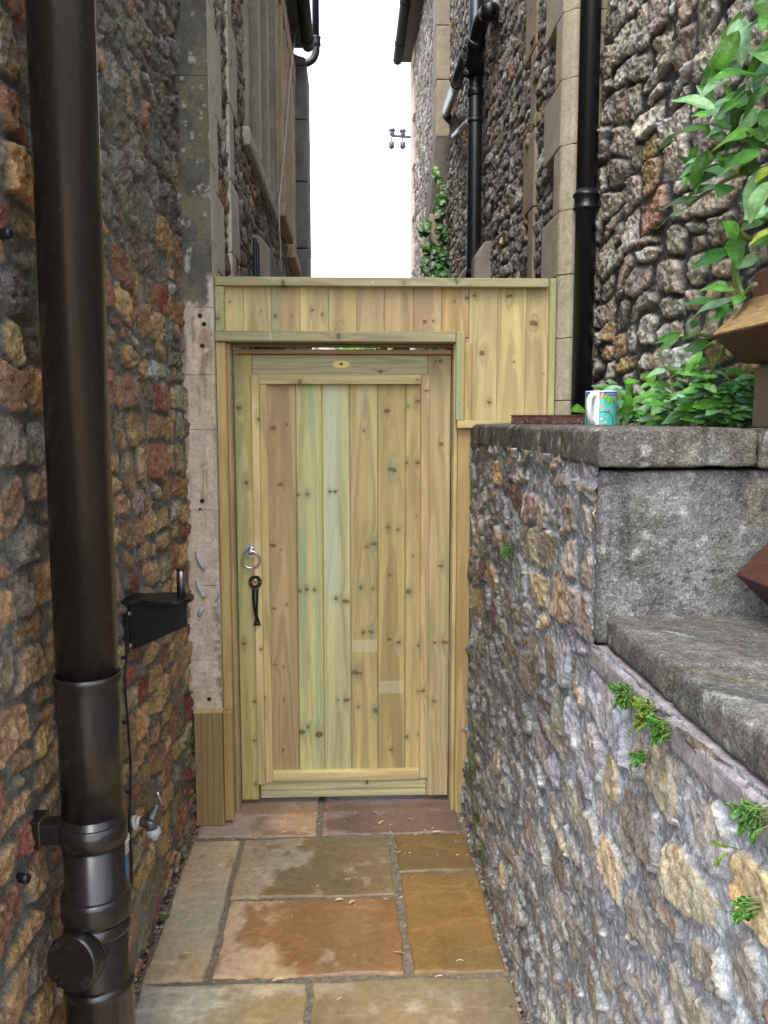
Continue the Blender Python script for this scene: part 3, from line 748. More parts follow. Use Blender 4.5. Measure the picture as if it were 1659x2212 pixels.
copc = weathered(copc, 301); stepc = weathered(stepc, 311); blkc = weathered(blkc, 321, [(1.345, .05), (1.33, .04)])
MB().box(XG + .02, .88, 1.51, 3.05, 0, 1.40).box(XG + .02, 1.0, .2, 1.50, 0, 1.08).build('core', M['wall'], gw)
blocks('coping', [(.437, .725, 1.448, 2.955, 1.418, 1.488), (.441, .72, 2.96, 3.035, 1.400, 1.482), (.729, 1.15, 1.450, 1.74, 1.416, 1.486)], .008, copc, M['coping'], gw, .010, .003, 4)
blocks('end_block', [(.447, 1.0, 1.470, 1.80, 1.094, 1.412)], .007, blkc, M['coping'], gw, .011, .0025, 14)
blocks('step_coping', [(.462, 1.05, 1.155, 1.468, 1.092, 1.150), (.460, 1.05, .2, 1.152, 1.092, 1.152)], .008, stepc, M['coping'], gw, .012, .003, 24)
bd = MB(); bd.prism([(.452, .2, 1.0905), (.4425, .2, 1.084), (.4405, .2, 1.052), (.446, .2, 1.044), (.50, .2, 1.044), (.50, .2, 1.0905)], (0, 1.285, 0), .004); bd.build('mortar_bead', surf_mat('smooth_mortar', (.23, .215, .225), .9, .2, .45, 30, .7, 60, .005, speck=.2, fine=.3), gw)
tag(link('planting_soil', (lambda: (lambda xs, ys: np_mesh('planting_soil', np.stack([*np.meshgrid(xs, ys, indexing='ij'), 1.44 + (fbm(np.meshgrid(xs, ys, indexing='ij')[0] / .04, np.meshgrid(xs, ys, indexing='ij')[1] / .04, 3, 3) - .5) * .05], -1).reshape(-1, 3),
     (lambda idx: np.stack([idx[:-1, :-1], idx[1:, :-1], idx[1:, 1:], idx[:-1, 1:]], -1).reshape(-1, 4))(np.arange(len(xs) * len(ys)).reshape(len(xs), len(ys)))))(np.linspace(.70, .92, 24), np.linspace(1.7, 3.03, 110)))(), M['soil']),
    'dark soil of the raised bed behind the coping', 'soil', kind='structure')

# ================================================================== TIMBER: boards with grain, knots and treatment stains
C_TAN, C_BRN, C_LGR, C_PGR, C_OLV, C_YEL, C_GGR, C_ORG = (.47, .365, .19), (.385, .275, .145), (.42, .43, .215), (.46, .50, .31), (.375, .305, .14), (.55, .455, .24), (.37, .355, .215), (.52, .35, .16)
KN = []   # knots in photograph pixels: u, v, radius, green
def _k(ox, oy, sc, items):
    for it in items: KN.append(((ox + it[0] * sc) * .5486, (oy + it[1] * sc) * .5486, it[2] * sc * .5486, len(it) > 3))
_k(1000, 1050, .6028, [(125, 1055, 16), (215, 1030, 16), (172, 1422, 14), (290, 1490, 14, 1), (348, 1488, 12, 1), (497, 1468, 10, 1), (530, 1470, 10, 1), (868, 943, 16), (1072, 880, 16), (1007, 910, 12, 1), (905, 1328, 20, 1), (1000, 1285, 14, 1), (1068, 1280, 14),
   (1190, 620, 10), (1218, 617, 12), (1225, 1160, 14), (718, 1070, 10, 1), (1128, 812, 12), (300, 752, 18), (1068, 738, 14), (828, 685, 16), (552, 455, 22), (48, 292, 8), (140, 322, 13, 1), (246, 322, 9), (382, 284, 10), (445, 311, 9), (1115, 360, 14), (1170, 355, 12), (1308, 228, 8),
   (1390, 205, 12, 1), (1440, 190, 9), (1490, 565, 20), (1535, 885, 14), (190, 110, 20, 1), (980, 105, 12), (1320, 88, 22, 1), (30, 998, 10)])
_k(1000, 2000, .6028, [(123, 245, 18), (178, 275, 7), (345, 532, 14, 1), (395, 535, 14), (300, 545, 18), (535, 592, 18, 1), (600, 610, 18), (875, 128, 15), (940, 142, 14, 1), (785, 235, 20, 1), (735, 255, 10), (697, 520, 14, 1), (775, 528, 14, 1), (885, 438, 16), (1010, 548, 16, 1), (1063, 55, 7),
   (1040, 312, 8), (130, 655, 12), (212, 632, 10), (715, 815, 14), (765, 808, 16, 1), (885, 858, 15), (943, 880, 12, 1), (1075, 900, 11, 1), (138, 1027, 16), (193, 1040, 7), (660, 1075, 20, 1), (695, 1080, 14), (887, 1157, 14, 1), (1105, 1195, 14), (1075, 1198, 10, 1), (680, 1298, 14, 1),
   (795, 1325, 16, 1), (550, 1258, 10, 1), (605, 1255, 16), (195, 1250, 8), (310, 1465, 24), (352, 1430, 10, 1), (425, 1480, 24), (1075, 1480, 12, 1), (998, 1495, 12, 1), (895, 1578, 14), (193, 1582, 9), (1180, 880, 10), (1245, 878, 18), (1180, 1265, 18), (1220, 380, 12), (8, 1265, 12), (8, 1520, 12),
   (8, 1805, 14), (45, 925, 9), (68, 1242, 6), (740, 1790, 18)])
_k(750, 1100, .3014, [(630, 1680, 36), (345, 505, 40, 1), (520, 1248, 10), (515, 295, 14)])
_k(0, 1100, .6028, [(1608, 1330, 14)])
_k(0, 2200, .6028, [(1595, 555, 14), (1655, 935, 12), (1655, 1185, 12)])
_k(2000, 1000, .6172, [(165, 445, 22), (10, 270, 18), (38, 690, 8), (225, 765, 6)])

def px_box(u0, v0, u1, v1, Y):
    um, vm = (u0 + u1) / 2, (v0 + v1) / 2
    return at(u0, vm, Y=Y).x, at(u1, vm, Y=Y).x, at(um, v1, Y=Y).z, at(um, v0, Y=Y).z

_bs = [100]
def board(name, parent, x0, x1, z0, z1, yf, dep, col, along='z', green=0.0, seed=None, bev=.0022, mark=(), centre=None, dark=0.0, streak=None):
    _bs[0] += 1; sd = seed or _bs[0]; rng = random.Random(sd)
    def lin(a, b, r):
        t = np.linspace(a, b, max(3, int((b - a) / r) + 1)); return np.unique(np.concatenate([t, [a + bev * .5, a + bev, b - bev, b - bev * .5]]))
    ra, rb = (.0026, .0045) if along == 'z' else (.0045, .0026)
    xs, zs_ = lin(x0, x1, ra), lin(z0, z1, rb)
    Xg, Zg = np.meshgrid(xs, zs_, indexing='ij')
    S, T = (Xg, Zg) if along == 'z' else (Zg, Xg)
    s0, s1 = (x0, x1) if along == 'z' else (z0, z1)
    w = s1 - s0
    c = s0 + w * (centre if centre is not None else rng.uniform(.25, .75))
    Sd = S + (fbm(T / .35 + sd, S / .2, sd, 3) - .5) * .03
    phi = np.sqrt((Sd - c) ** 2 + (.035 * (T - rng.uniform(-.5, .5))) ** 2 + 1e-6)
    kd = np.full(S.shape, 9.0); kg = np.zeros(S.shape); halo = np.zeros(S.shape); kcore = np.zeros(S.shape)
    for (u, v, r, g) in KN:
        p = at(u, v, Y=yf)
        if x0 < p.x < x1 and z0 < p.z < z1:
            ks, kt = (p.x, p.z) if along == 'z' else (p.z, p.x); rr = r / 1800 * yf * .95 * rng.uniform(.55, 1.0)
            an = rng.uniform(-.5, .5); ds = (S - ks); dt = (T - kt)
            ds2 = ds * math.cos(an) + dt * math.sin(an) * .4; dt2 = dt * math.cos(an) - ds * math.sin(an) * .4
            el = rng.uniform(.8, 1.7); d = np.sqrt((ds2 / el) ** 2 + (dt2 * el) ** 2) / rr
            d = d + (fbm(S / .006, T / .006, sd + 2, 2) - .5) * .5
            kd = np.minimum(kd, d)
            if g: kg = np.maximum(kg, np.exp(-((ds / (rr * 1.6)) ** 2) - (dt / (rr * 4)) ** 2))
            hl = np.exp(-((ds / (rr * 2.6)) ** 2) - (dt / (rr * 3.2)) ** 2); halo = np.maximum(halo, hl)
            phi = phi + np.sign(Sd - c) * rr * 2.4 * np.exp(-((ds / (rr * 2.2)) ** 2) - (dt / (rr * 5.0)) ** 2)
    rings = vnoise(phi / .0055 + sd * 7, S * 0 + sd, sd + 3); fine = vnoise(S / .0016, T / .12, sd + 4)
    broad = fbm(S / .035 + sd, T / .9, sd + 5, 3)
    col = np.array(col) * .80 + np.array([.475, .385, .205]) * .20
    base = np.array(col) * np.array([1.0, .975, .925]) * (1 - dark) * (1.16 if yf > 3.11 else 1.0)
    C = base * (.70 + .54 * broad)[..., None] * (1.06 - .25 * sstep(.40, .95, rings))[..., None] * (.92 + .15 * fine)[..., None]
    gn = sstep(.55, .85, fbm(S / .03 + 5 + sd, T / .8, sd + 6, 3)) * green
    gn = np.maximum(gn, kg * .65)[..., None]
    C = C * (1 - gn) + np.array([.25, .37, .24]) * gn
    if streak:
        a, b, colr = streak[:3]
        lim = 1.0 if len(streak) < 5 else sstep(at(740, streak[4], Y=yf).z - .04, at(740, streak[4], Y=yf).z + .12, Zg) * (.75 + .25 * sstep(at(740, streak[3], Y=yf).z + .1, at(740, streak[3], Y=yf).z - .1, Zg))
        k = (lim * np.exp(-(((S - s0) / w - a) / b) ** 2) * (.6 + .4 * fbm(S / .01, T / .2, sd + 9, 3)))[..., None]; C = C * (1 - k) + np.array(colr) * k
    h = (halo * .35)[..., None]; C = C * (1 - h) + np.array([.22, .135, .06]) * h
    k1 = sstep(1.25, .80, kd)[..., None]; kc = np.array([.10, .058, .03]) * (1 + 1.1 * sstep(.75, .2, kd))[..., None]; C = C * (1 - k1 * .9) + kc * k1 * .9
    gk = (sstep(.7, .3, kd) * sstep(.3, .6, kg) * .7)[..., None]; C = C * (1 - gk) + np.array([.13, .19, .13]) * gk
    for (u0, v0, u1, v1, colr, a) in mark:
        p0 = at(u0, v0, Y=yf); p1 = at(u1, v1, Y=yf)
        m = ((Xg > p0.x) & (Xg < p1.x) & (Zg < p0.z) & (Zg > p1.z))[..., None] * a; C = C * (1 - m) + np.array(colr) * m
    ed = np.minimum(np.minimum(Xg - x0, x1 - Xg), np.minimum(Zg - z0, z1 - Zg))
    Yg = yf + bev * (1 - sstep(0, bev, ed)) + (rings - .5) * .0003 + k1[..., 0] * .0004
    P = np.stack([Xg, Yg, Zg], -1); nu, nv = Xg.shape; n = nu * nv; idx = np.arange(n).reshape(nu, nv)
    q = np.stack([idx[:-1, :-1], idx[1:, :-1], idx[1:, 1:], idx[:-1, 1:]], -1).reshape(-1, 4)
    ring = np.concatenate([idx[:, 0], idx[-1, 1:], idx[-2::-1, -1], idx[0, -2:0:-1]])
    Pf = P.reshape(-1, 3); bk = Pf[ring].copy(); bk[:, 1] = yf + dep
    m = len(ring); bi = np.arange(m) + n
    q2 = np.stack([np.roll(ring, -1), ring, bi, np.roll(bi, -1)], -1)
    cn = np.array([[x0, yf + dep, z0], [x1, yf + dep, z0], [x1, yf + dep, z1], [x0, yf + dep, z1]]); qi = np.array([[0, 3, 2, 1]]) + n + m
    V = np.concatenate([Pf, bk, cn]); Cf = C.reshape(-1, 3)
    Ca = np.concatenate([Cf, Cf[ring] * .95, np.tile(base, (4, 1))])
    return link(name, np_mesh(name, V, np.concatenate([q, q2, qi]), Ca.astype(np.float32)), M['wood'] if along == 'z' else M['woodh'], parent)

def nail(parent, pts, Y):
    for u, v in pts:
        p = at(u, v, Y=Y); MB().lathe([(.0030, 0), (.0030, .0006), (.0016, .0014)], (p.x, Y, p.z), (0, -1, 0), 10).build('nail_head', M['zinc'], parent)

# ---- fence panel and gate frame
YF = 3.085
fence = thing('fence_panel', 'new pale softwood panel filling the alley above and beside the gate, with its frame posts', 'fence', (.13, 3.08, 0))
cuts = [470, 525, 586, 648, 709, 770, 830, 893, 954, 1013]
cols = [C_YEL, C_YEL, C_TAN, C_YEL, C_TAN, (.46, .36, .21), (.42, .31, .18), (.46, .34, .20), C_ORG]
for i, (a, b) in enumerate(zip(cuts[:-1], cuts[1:])):
    x0, x1, z0, z1 = px_box(a, 610, b, 730, YF + .012)
    board('board', fence, x0 + .0001, x1 - .0001, z0, z1, YF + .012, .018, cols[i], green=.25 if i in (2, 4) else .05, streak=(.12, .08, (.30, .42, .26)) if i == 2 else ((.1, .05, (.38, .45, .25)) if i == 4 else None))
x0, x1, z0, z1 = px_box(990, 731, 1013, 918, YF + .012)
board('board', fence, x0, x1 - .0001, z0, z1 - .0005, YF + .012, .018, (.44, .31, .15))
for a, b, c_ in [(1013, 1074, C_YEL), (1074, 1136, (.54, .46, .22)), (1136, 1190, C_YEL)]:
    x0, x1, z0, z1 = px_box(a, 610, b, 918, YF + .012)
    board('board', fence, x0 + .0001, x1 - .0001, z0, z1, YF + .012, .018, c_, green=.15)
z_top = at(800, 599, Y=3.065).z; z_tb = at(800, 618, Y=3.065).z
xl, xr = -.4785, .7535
board('top_rail', fence, xl, at(1186, 610, Y=3.065).x, z_tb, z_top, 3.065, .045, C_GGR, along='x', green=.3)
x0, x1, z0, z1 = px_box(464, 618.5, 484, 715, 3.067)
board('edge_batten', fence, xl, x1, z0, z1, 3.067, .03, C_LGR, green=.5)
x0, x1, z0, z1 = px_box(1186, 598, 1203, 908, 3.064)
board('edge_batten', fence, x0 + .001, xr, z0, z_top + .001, 3.064, .045, C_LGR, green=.4)
x0, x1, z0, z1 = px_box(465, 715, 985, 738, 3.045)
board('lintel', fence, xl, x1, z0, z1, 3.045, .11, C_GGR, along='x', green=.12, mark=[(581, 716, 588, 737, (.42, .46, .36), .6)])
zl0, zl1, xle = z0, z1, x1
x0, x1, z0, z1 = px_box(985, 715, 1004, 896, 3.047)
board('cover_batten', fence, x0 + .001, x1, at(990, 908, Y=3.06).z, zl1 - .001, 3.047, .036, C_LGR, green=.45, dark=.12)
x0, x1, z0, z1 = px_box(988, 908, 1215, 925, 3.040)
board('bottom_rail', fence, x0, .745, z0, z1 - .001, 3.040, .045, C_YEL, along='x')
# posts
x0, x1, _, _ = px_box(471, 742, 497, 1760, 3.06)
board('gate_post', fence, -.4785, -.446, -.01, zl0 - .001, 3.06, .10, (.46, .335, .145), green=.05, centre=.5)
board('gate_stop', fence, -.445, -.431, .0, zl0 - .002, 3.09, .07, (.36, .285, .15))
x0, x1, _, _ = px_box(984, 925, 1009, 1740, 3.06)
zb = at(1000, 926, Y=3.05).z
board('gate_post', fence, .398, .448, -.01, zl0 - .001, 3.066, .10, (.44, .32, .14), green=.06, centre=.4)
board('gate_stop', fence, .383, .397, -.005, zl0 - .002, 3.072, .07, C_YEL)
board('wall_batten', fence, .449, .468, .0, at(1000, 926, Y=3.05).z - .002, 3.09, .06, (.42, .28, .14))
board('head_stop', fence, -.430, .382, zl0 - .012, zl0 - .001, 3.125, .03, (.17, .12, .07), along='x')
nail(fence, [(474, 604), (805, 608), (1182, 605), (477, 618 + 10), (478, 660), (478, 705), (472, 724), (974, 725), (994, 730), (992, 865), (1001, 916), (1090, 912), (1196, 605), (1196, 902)], 3.0405)
# panel nails sit on their own timbers: push the ones not on the lintel plane back
for o in [c for c in fence.children if c.name.startswith('nail_head')]:
    z = o.data.vertices[0].co.z
    d = .0245 if z > zl1 else 0.0049 if z > zl0 else 0.0
    for v in o.data.vertices: v.co.y += d

# ---- gate
YG = 3.15
gate = thing('garden_gate', 'new boarded softwood gate with green streaks, iron pull and ring latch', 'gate', (0, 3.17, .01))
zg0 = .022; zg1 = at(740, 766, Y=YG).z
sx0, sx1 = -.4285, -.325; tx0, tx1 = .297, .381
p = lambda u: at(u, 1250, Y=YG).x
sx1 = p(552); tx0 = p(922)
board('stile', gate, sx0, sx1 - .0006, zg0, zg1, YG, .035, (.43, .375, .155), green=.35, centre=.42)
board('stile', gate, tx0 + .0006, tx1, zg0 + .004, zg1, YG, .035, (.41, .335, .19), green=.15)
zr = at(740, 810, Y=YG).z
board('rail', gate, sx1, tx0, zr, zg1 - .0005, YG + .001, .034, (.40, .385, .25), along='x', green=.25)
zr2 = at(740, 1684, Y=YG).z
board('rail', gate, sx1 + .006, tx0, zg0 + .006, zr2, YG + .001, .034, (.52, .485, .29), along='x', green=.4, streak=(.45, .03, (.12, .13, .06)))
gc = [583, 642, 698, 757, 817, 876, 912]
gcol = [(.385, .285, .155), C_LGR, (.45, .44, .25), (.41, .335, .16), (.355, .285, .125), (.42, .34, .16)]
zi0 = at(740, 1668, Y=YG).z; zi1 = at(740, 828, Y=YG).z
cutx = [p(580)] + [p(u) for u in gc[1:-1]] + [p(912)]
tape = [[], [], [], [(760, 1382, 814, 1407, (.60, .52, .36), .45)], [(818, 1472, 873, 1498, (.60, .52, .36), .42)], []]
for i in range(6):
    board('board', gate, cutx[i] + .0001, cutx[i + 1] - .0001, zi0 - .01, zi1 + .01, YG + .014, .018, gcol[i], green=(.05, .7, .35, .15, .1, .2)[i], bev=.004,
          streak=(None, (.72, .05, (.30, .46, .26), 1150, 1660), (.36, .20, (.46, .56, .42), 830, 1330), (.46, .045, (.30, .46, .42), 830, 905), None, None)[i], mark=tape[i])
zt1 = at(740, 809.5, Y=YG).z; zt0 = at(740, 830, Y=YG).z
board('bead', gate, p(567), p(907), zt0, zt1 - .0005, YG - .010, .026, C_YEL, along='x')
board('bead', gate, p(550), p(567) - .0008, at(740, 1690, Y=YG).z, zt1, YG - .011, .026, C_YEL)
board('bead', gate, p(567), p(583), at(740, 1687, Y=YG).z, zt0 - .0005, YG - .006, .022, (.48, .39, .19))
board('bead', gate, p(907) + .0008, p(926), at(740, 1682, Y=YG).z, zt1, YG - .011, .026, (.43, .32, .18))
board('bead', gate, p(583) + .0008, p(907), zr2, at(740, 1664, Y=YG).z, YG - .012, .027, C_YEL, along='x')
board('weather_strip', gate, sx0 + .002, tx1 - .003, zg1 + .001, zg1 + .017, YG - .022, .05, (.40, .25, .16), along='x')

# ring latch
rc = at(543, 1190, Y=YG); ring = thing('ring_latch', None, None); ring.parent = gate; ring.location = Vector((rc.x, YG, rc.z)) - Vector(gate.location)
pts = []
for k in range(48):
    a = 2 * math.pi * k / 48; r = .0245 + .0045 * abs(math.cos(a * 4)) ** .8
    pts.append((rc.x + r * math.cos(a), YG - .0005, rc.z + r * math.sin(a)))
MB().prism(pts, (0, -.004, 0), .0008).build('rosette', M['zinc'], ring)
MB().lathe([(.016, 0), (.0155, .006), (.011, .012), (.010, .020), (.004, .023)], (rc.x, YG - .004, rc.z), (0, -1, 0)).build('boss', M['zinc'], ring)
MB().torus((rc.x + .001, YG - .019, rc.z - .031), (0, 1, .12), .033, .0042, 40, 10).build('pull_ring', M['zinc'], ring)
for k in (1, 3, 5, 7):
    a = k * math.pi / 4; MB().lathe([(.0032, 0), (.0032, .0012), (.001, .0022)], (rc.x + .0225 * math.cos(a), YG - .0045, rc.z + .0225 * math.sin(a)), (0, -1, 0), 10).build('screw', M['steel'], ring)
# pull handle with lock cylinder
hc = at(552, 1256, Y=YG); ph = thing('pull_handle', None, None); ph.parent = gate; ph.location = Vector((hc.x, YG, hc.z)) - Vector(gate.location)
hb = MB(); pl = []
for k in range(36):
    a = 2 * math.pi * k / 36; x = .0255 * math.cos(a); z = .0255 * math.sin(a)
    pl.append((hc.x + x, YG - .0105, hc.z + min(z, .0205) + (.004 if z > .0205 else 0)))
hb.prism(pl, (0, -.006, 0), .001); hb.build('lock_plate', M['black'], ph)
e = at(556, 1345, Y=YG); dz = e.z - hc.z; dx = e.x - hc.x
g = MB(); prof = [(.06, .0135, .014), (.14, .0150, .012), (.25, .036, .0120), (.4, .048, .0105), (.55, .046, .009), (.7, .034, .0075), (.82, .020, .0062), (.90, .0145, .007), (.96, .0135, .010), (1.0, .0135, .0125)]
g.tube([(hc.x + dx * t + .002 * math.sin(t * 3), YG - .004 - d, hc.z - .018 + (dz + .018) * t) for t, d, r in prof], [r for t, d, r in prof], 14)
g.build('grip', M['black'], ph)
fb_ = MB(); fb_.prism([(e.x - .005, YG - .0105, e.z + .022), (e.x + .007, YG - .0105, e.z + .022), (e.x + .0145, YG - .0105, e.z - .003), (e.x + .0145, YG - .0105, e.z - .008), (e.x - .013, YG - .0105, e.z - .008), (e.x - .013, YG - .0105, e.z - .003)], (0, -.006, 0), .001)
fb_.build('foot_plate', M['black'], ph)
MB().lathe([(.0125, 0), (.0120, .002), (.0085, .0028), (.0084, .0022)], (hc.x, YG - .0165, hc.z), (0, -1, 0), 28).build('lock_cylinder', M['brass'], ph)
MB().box(hc.x - .005, hc.x + .005, YG - .0197, YG - .0187, hc.z - .0012, hc.z + .0012).build('keyhole', M['black'], ph)
for sx in (-.0195, .0195): MB().lathe([(.003, 0), (.003, .001), (.001, .002)], (hc.x + sx, YG - .0165, hc.z), (0, -1, 0), 10).build('screw', M['brass'], ph)
MB().lathe([(.003, 0), (.003, .001), (.001, .002)], (e.x, YG - .0165, e.z + .001), (0, -1, 0), 10).build('screw', M['zinc'], ph)
# oval maker's plaque
oc = at(737, 787, Y=YG); pq = MB(); pq.prism([(oc.x + .0325 * math.cos(2 * math.pi * k / 40), YG + .0005, oc.z + .0145 * math.sin(2 * math.pi * k / 40)) for k in range(40)], (0, -.002, 0), .0005)
pqo = pq.build('oval_plaque', M['plaque'], gate)
em = MB()
for dx_, dz_, rx, rz in [(-.0035, .0015, .0042, .0028), (.003, .003, .0036, .0026), (.004, -.0005, .0034, .002), (0, -.0005, .003, .003)]:
    em.prism([(oc.x + dx_ + rx * math.cos(2 * math.pi * k / 14), YG - .0015, oc.z + dz_ + rz * math.sin(2 * math.pi * k / 14)) for k in range(14)], (0, -.0004, 0))
em.box(oc.x - .001, oc.x + .001, YG - .0019, YG - .0015, oc.z - .006, oc.z)
emo = em.build('tree_emblem', M['ink'], gate); emo.parent = pqo; emo.location = (0, 0, 0)

# ---- boxing at the foot of the left post
bx_ = thing('timber_boxing', 'short brown timber boxing standing at the foot of the left gate post', 'boxing', (-.53, 3.0, 0))
zt = at(460, 1541, Y=2.985).z
board('front_board', bx_, -.576, -.474, .0, zt, 2.985, .022, (.30, .20, .085), green=.05, dark=.05)
board('side_board', bx_, -.473, -.441, .01, zt - .004, 3.005, .03, (.34, .23, .095))
MB().box(-.578, -.472, 2.983, 3.028, zt + .0005, zt + .006).build('top_edge', surf_mat('cut_wood_edge', (.55, .42, .20), .7, .2, .15, 40, .1), bx_)
# foam strips stuck to the pilaster
for i, pts in enumerate([[(427, 1192), (429, 1208), (437, 1222), (442, 1228)], [(427, 1254), (430, 1270), (438, 1284), (443, 1289)], [(441, 1311), (434, 1319), (430, 1331)]]):
    q = MB(); P3 = [at(u, v, Y=3.024) for u, v in pts]; q.tube(P3, [.009] * len(P3), 10)
    lab = ['topmost of three curled grey foam strips on the scraped stone', 'middle of three curled grey foam strips on the scraped stone', 'lowest and straightest of three foam strips on the scraped stone'][i]
    o = q.build('foam_strip', M['grey'] if i < 9 else None); tag(o, lab, 'foam strip', 'foam strips stuck on the pilaster'); rebase(o)

# ================================================================== BROWN SOIL PIPE ON THE LEFT
PX, PY, PR = -.480, 1.50, .055
bp = thing('soil_pipe', 'fat glossy dark brown plastic soil pipe standing against the left wall', 'drainpipe', (PX, PY, .0))
c = (PX, PY, 0)
zc = lambda v: at(190, v, Y=PY - PR).z
MB().lathe([(PR, zc(1530)), (PR, 4.75)], c, n=48).build('upper_pipe', M['brownpipe'], bp)
s1, s2 = zc(1478), zc(1545)
MB().lathe([(PR + .0005, s1 - .26), (PR + .001, s2 - .035), (PR + .0025, s2 - .02), (PR + .0030, s2), (PR + .0032, s1 - .012), (PR + .0055, s1 - .009), (PR + .0066, s1 - .003), (PR + .0055, s1 + .003), (PR + .003, s1 + .005), (PR, s1 + .003)], c, n=48).build('socket', M['brownpipe'], bp)
MB().lathe([(PR, 0), (PR, s1 - .25)], c, n=48).build('lower_pipe', M['brownpipe'], bp)
b1, b2 = zc(1800), zc(1848)
cl = MB(); cl.lathe([(PR + .001, b2), (PR + .0055, b2 + .002), (PR + .0055, b1 - .002), (PR + .001, b1)], c, n=48)
cl.box(PX - .092, PX - .045, PY - .022, PY + .02, b2 + .002, b1 - .001, .003); cl.box(PX - .125, PX - .088, PY - .027, PY + .027, b2 - .004, b1 + .008, .003)
cl.build('wall_clip', M['brownpipe'], bp)
d1, d2 = zc(1962), zc(2010)
MB().lathe([(PR + .001, d2 - .003), (PR + .008, d2), (PR + .009, d2 + .004), (PR + .009, d1 - .006), (PR + .0075, d1 + .002), (PR, d1 + .004)], c, n=48).build('coupling', M['brownpipe'], bp)
e1 = zc(2032)
MB().lathe([(PR + .001, e1 - .012), (PR + .005, e1 - .010), (PR + .006, e1 - .002), (PR + .0035, e1 + .002), (PR + .0035, e1 + .012), (PR, e1 + .014)], c, n=48).build('rib', M['brownpipe'], bp)
# access door on a short stub facing the path corner
ac = at(186, 2085, Y=PY - .085); acd = Vector((-.28, -.93, .10)).normalized()
ax_c = Vector((PX, PY, ac.z - .01)); ab = MB()
ab.lathe([(.046, 0), (.046, .058)], ax_c, acd, 40)
ab.build('access_branch', M['brownpipe'], bp)
cap_c = ax_c + acd * .058
acp = MB().lathe([(.047, -.004), (.0505, -.002), (.0515, .004), (.0515, .022), (.0495, .0265), (.047, .028)], cap_c, acd, 48).build('access_cap', M['brownpipe'], bp)
e1v = acd.cross(Vector((0, 0, 1))).normalized(); e2v = acd.cross(e1v)
for k in range(4):
    lug = MB()
    a = math.pi / 4 + .12 + k * math.pi / 2; d = e1v * math.cos(a) + e2v * math.sin(a); t = e1v * -math.sin(a) + e2v * math.cos(a)
    for off in (-.0085, .0045):
        q0 = cap_c + acd * .0275 + d * .034 + t * off
        lug.prism([q0, q0 + d * .013, q0 + d * .013 + t * .005, q0 + t * .005], acd * .006, .0008)
    lugo = lug.build('cap_lug', M['brownpipe'], bp); lugo.parent = acp; lugo.location = (0, 0, 0)
f1 = zc(2150)
MB().lathe([(PR, f1 - .2), (PR + .007, f1 - .19), (PR + .007, f1 - .02), (PR + .009, f1 - .018), (PR + .009, f1 - .006), (PR, f1)], c, n=48).build('lower_collar', M['brownpipe'], bp)

# ================================================================== BLACK BRACKET, CABLE, TAP, FILTER ON THE LEFT WALL
bY = 2.2
br = thing('wall_bracket', 'black steel swing bracket with an upright pin, bolted to the left wall beside the gate', 'bracket', (-.575, bY, .9))
P = lambda u, v, y=bY: at(u, v, Y=y)
wx = P(282, 1340).x; zt_ = P(300, 1296).z; zb_ = P(300, 1400).z
MB().box(wx - .012, wx + .006, bY - .045, bY + .06, zb_, zt_ + .002, .0015).build('wall_plate', M['black'], br)
g = MB(); g.prism([(wx + .006, bY - .028, zt_ - .004), (P(408, 1300).x, bY - .028, zt_ - .004), (P(408, 1345).x, bY - .028, P(408, 1347).z), (wx + .02, bY - .028, zb_ + .006), (wx + .006, bY - .028, zb_ + .006)], (0, .008, 0), .0008)
g.build('gusset', M['black'], br)
tp = MB(); xe = P(398, 1290).x; rr = .036
pts = [(wx - .012, bY - .045), (wx + .02, bY - .045), (wx + .03, bY - .040), (wx + .05, bY - .040), (wx + .062, bY - .048), (xe, bY - .048)]
cyc = bY + .0
pts = [(wx - .012, bY - .048), (wx + .016, bY - .048), (wx + .022, bY - .043), (wx + .040, bY - .043), (wx + .05, bY - .048), (wx + .066, bY - .056), (wx + .08, bY - .058)]
pts += [(xe - .02 + .045 * math.sin(a), cyc - .058 * math.cos(a)) for a in np.linspace(0.05, math.pi - .05, 16)]
pts += [(wx + .06, bY + .058), (wx + .05, bY + .05), (wx + .03, bY + .05), (wx + .022, bY + .058), (wx - .012, bY + .058)]
tp.prism([(x, y, zt_ - .002) for x, y in pts], (0, 0, .010), .0012); tp.build('top_plate', M['black'], br)
pn = P(391, 1262); ptop = P(391, 1231).z
MB().lathe([(.0115, zt_ + .006), (.0115, ptop - .004), (.0105, ptop - .002)], (pn.x, bY, 0), n=20).build('pin', M['steel'], br)
MB().lathe([(.0108, ptop - .002), (.0108, ptop + .001), (.009, ptop + .003), (.004, ptop + .003)], (pn.x, bY, 0), n=20).build('pin_cap', M['black'], br)
for v in (1318, 1386):
    q = P(291, v); MB().lathe([(.0075, 0), (.0075, .0015), (.0055, .002), (.0055, .006), (.003, .0065)], (wx + .006, bY - .038, q.z), (1, 0, 0), 6).build('bolt', M['zinc'], br)

cable_pts = [(263, 1342), (271, 1358), (273, 1420), (270, 1460), (271, 1500), (276, 1560), (282, 1640), (282, 1710), (279, 1780), (284, 1850), (284, 1920), (277, 1990), (272, 2030)]
cb_ = thing('cable', 'thin black cable clipped down the left wall behind the soil pipe', 'cable', (-.57, 2.1, .2))
cp = [at(u, v, X=-.562) for u, v in cable_pts]
MB().tube(cp, .0034, 8).build('cable_run', M['black'], cb_)
for k in (2, 5, 7, 10):
    q = cp[k]; MB().box(q.x - .012, q.x + .004, q.y - .005, q.y + .005, q.z - .004, q.z + .004, .001).build('clip', M['black'], cb_)

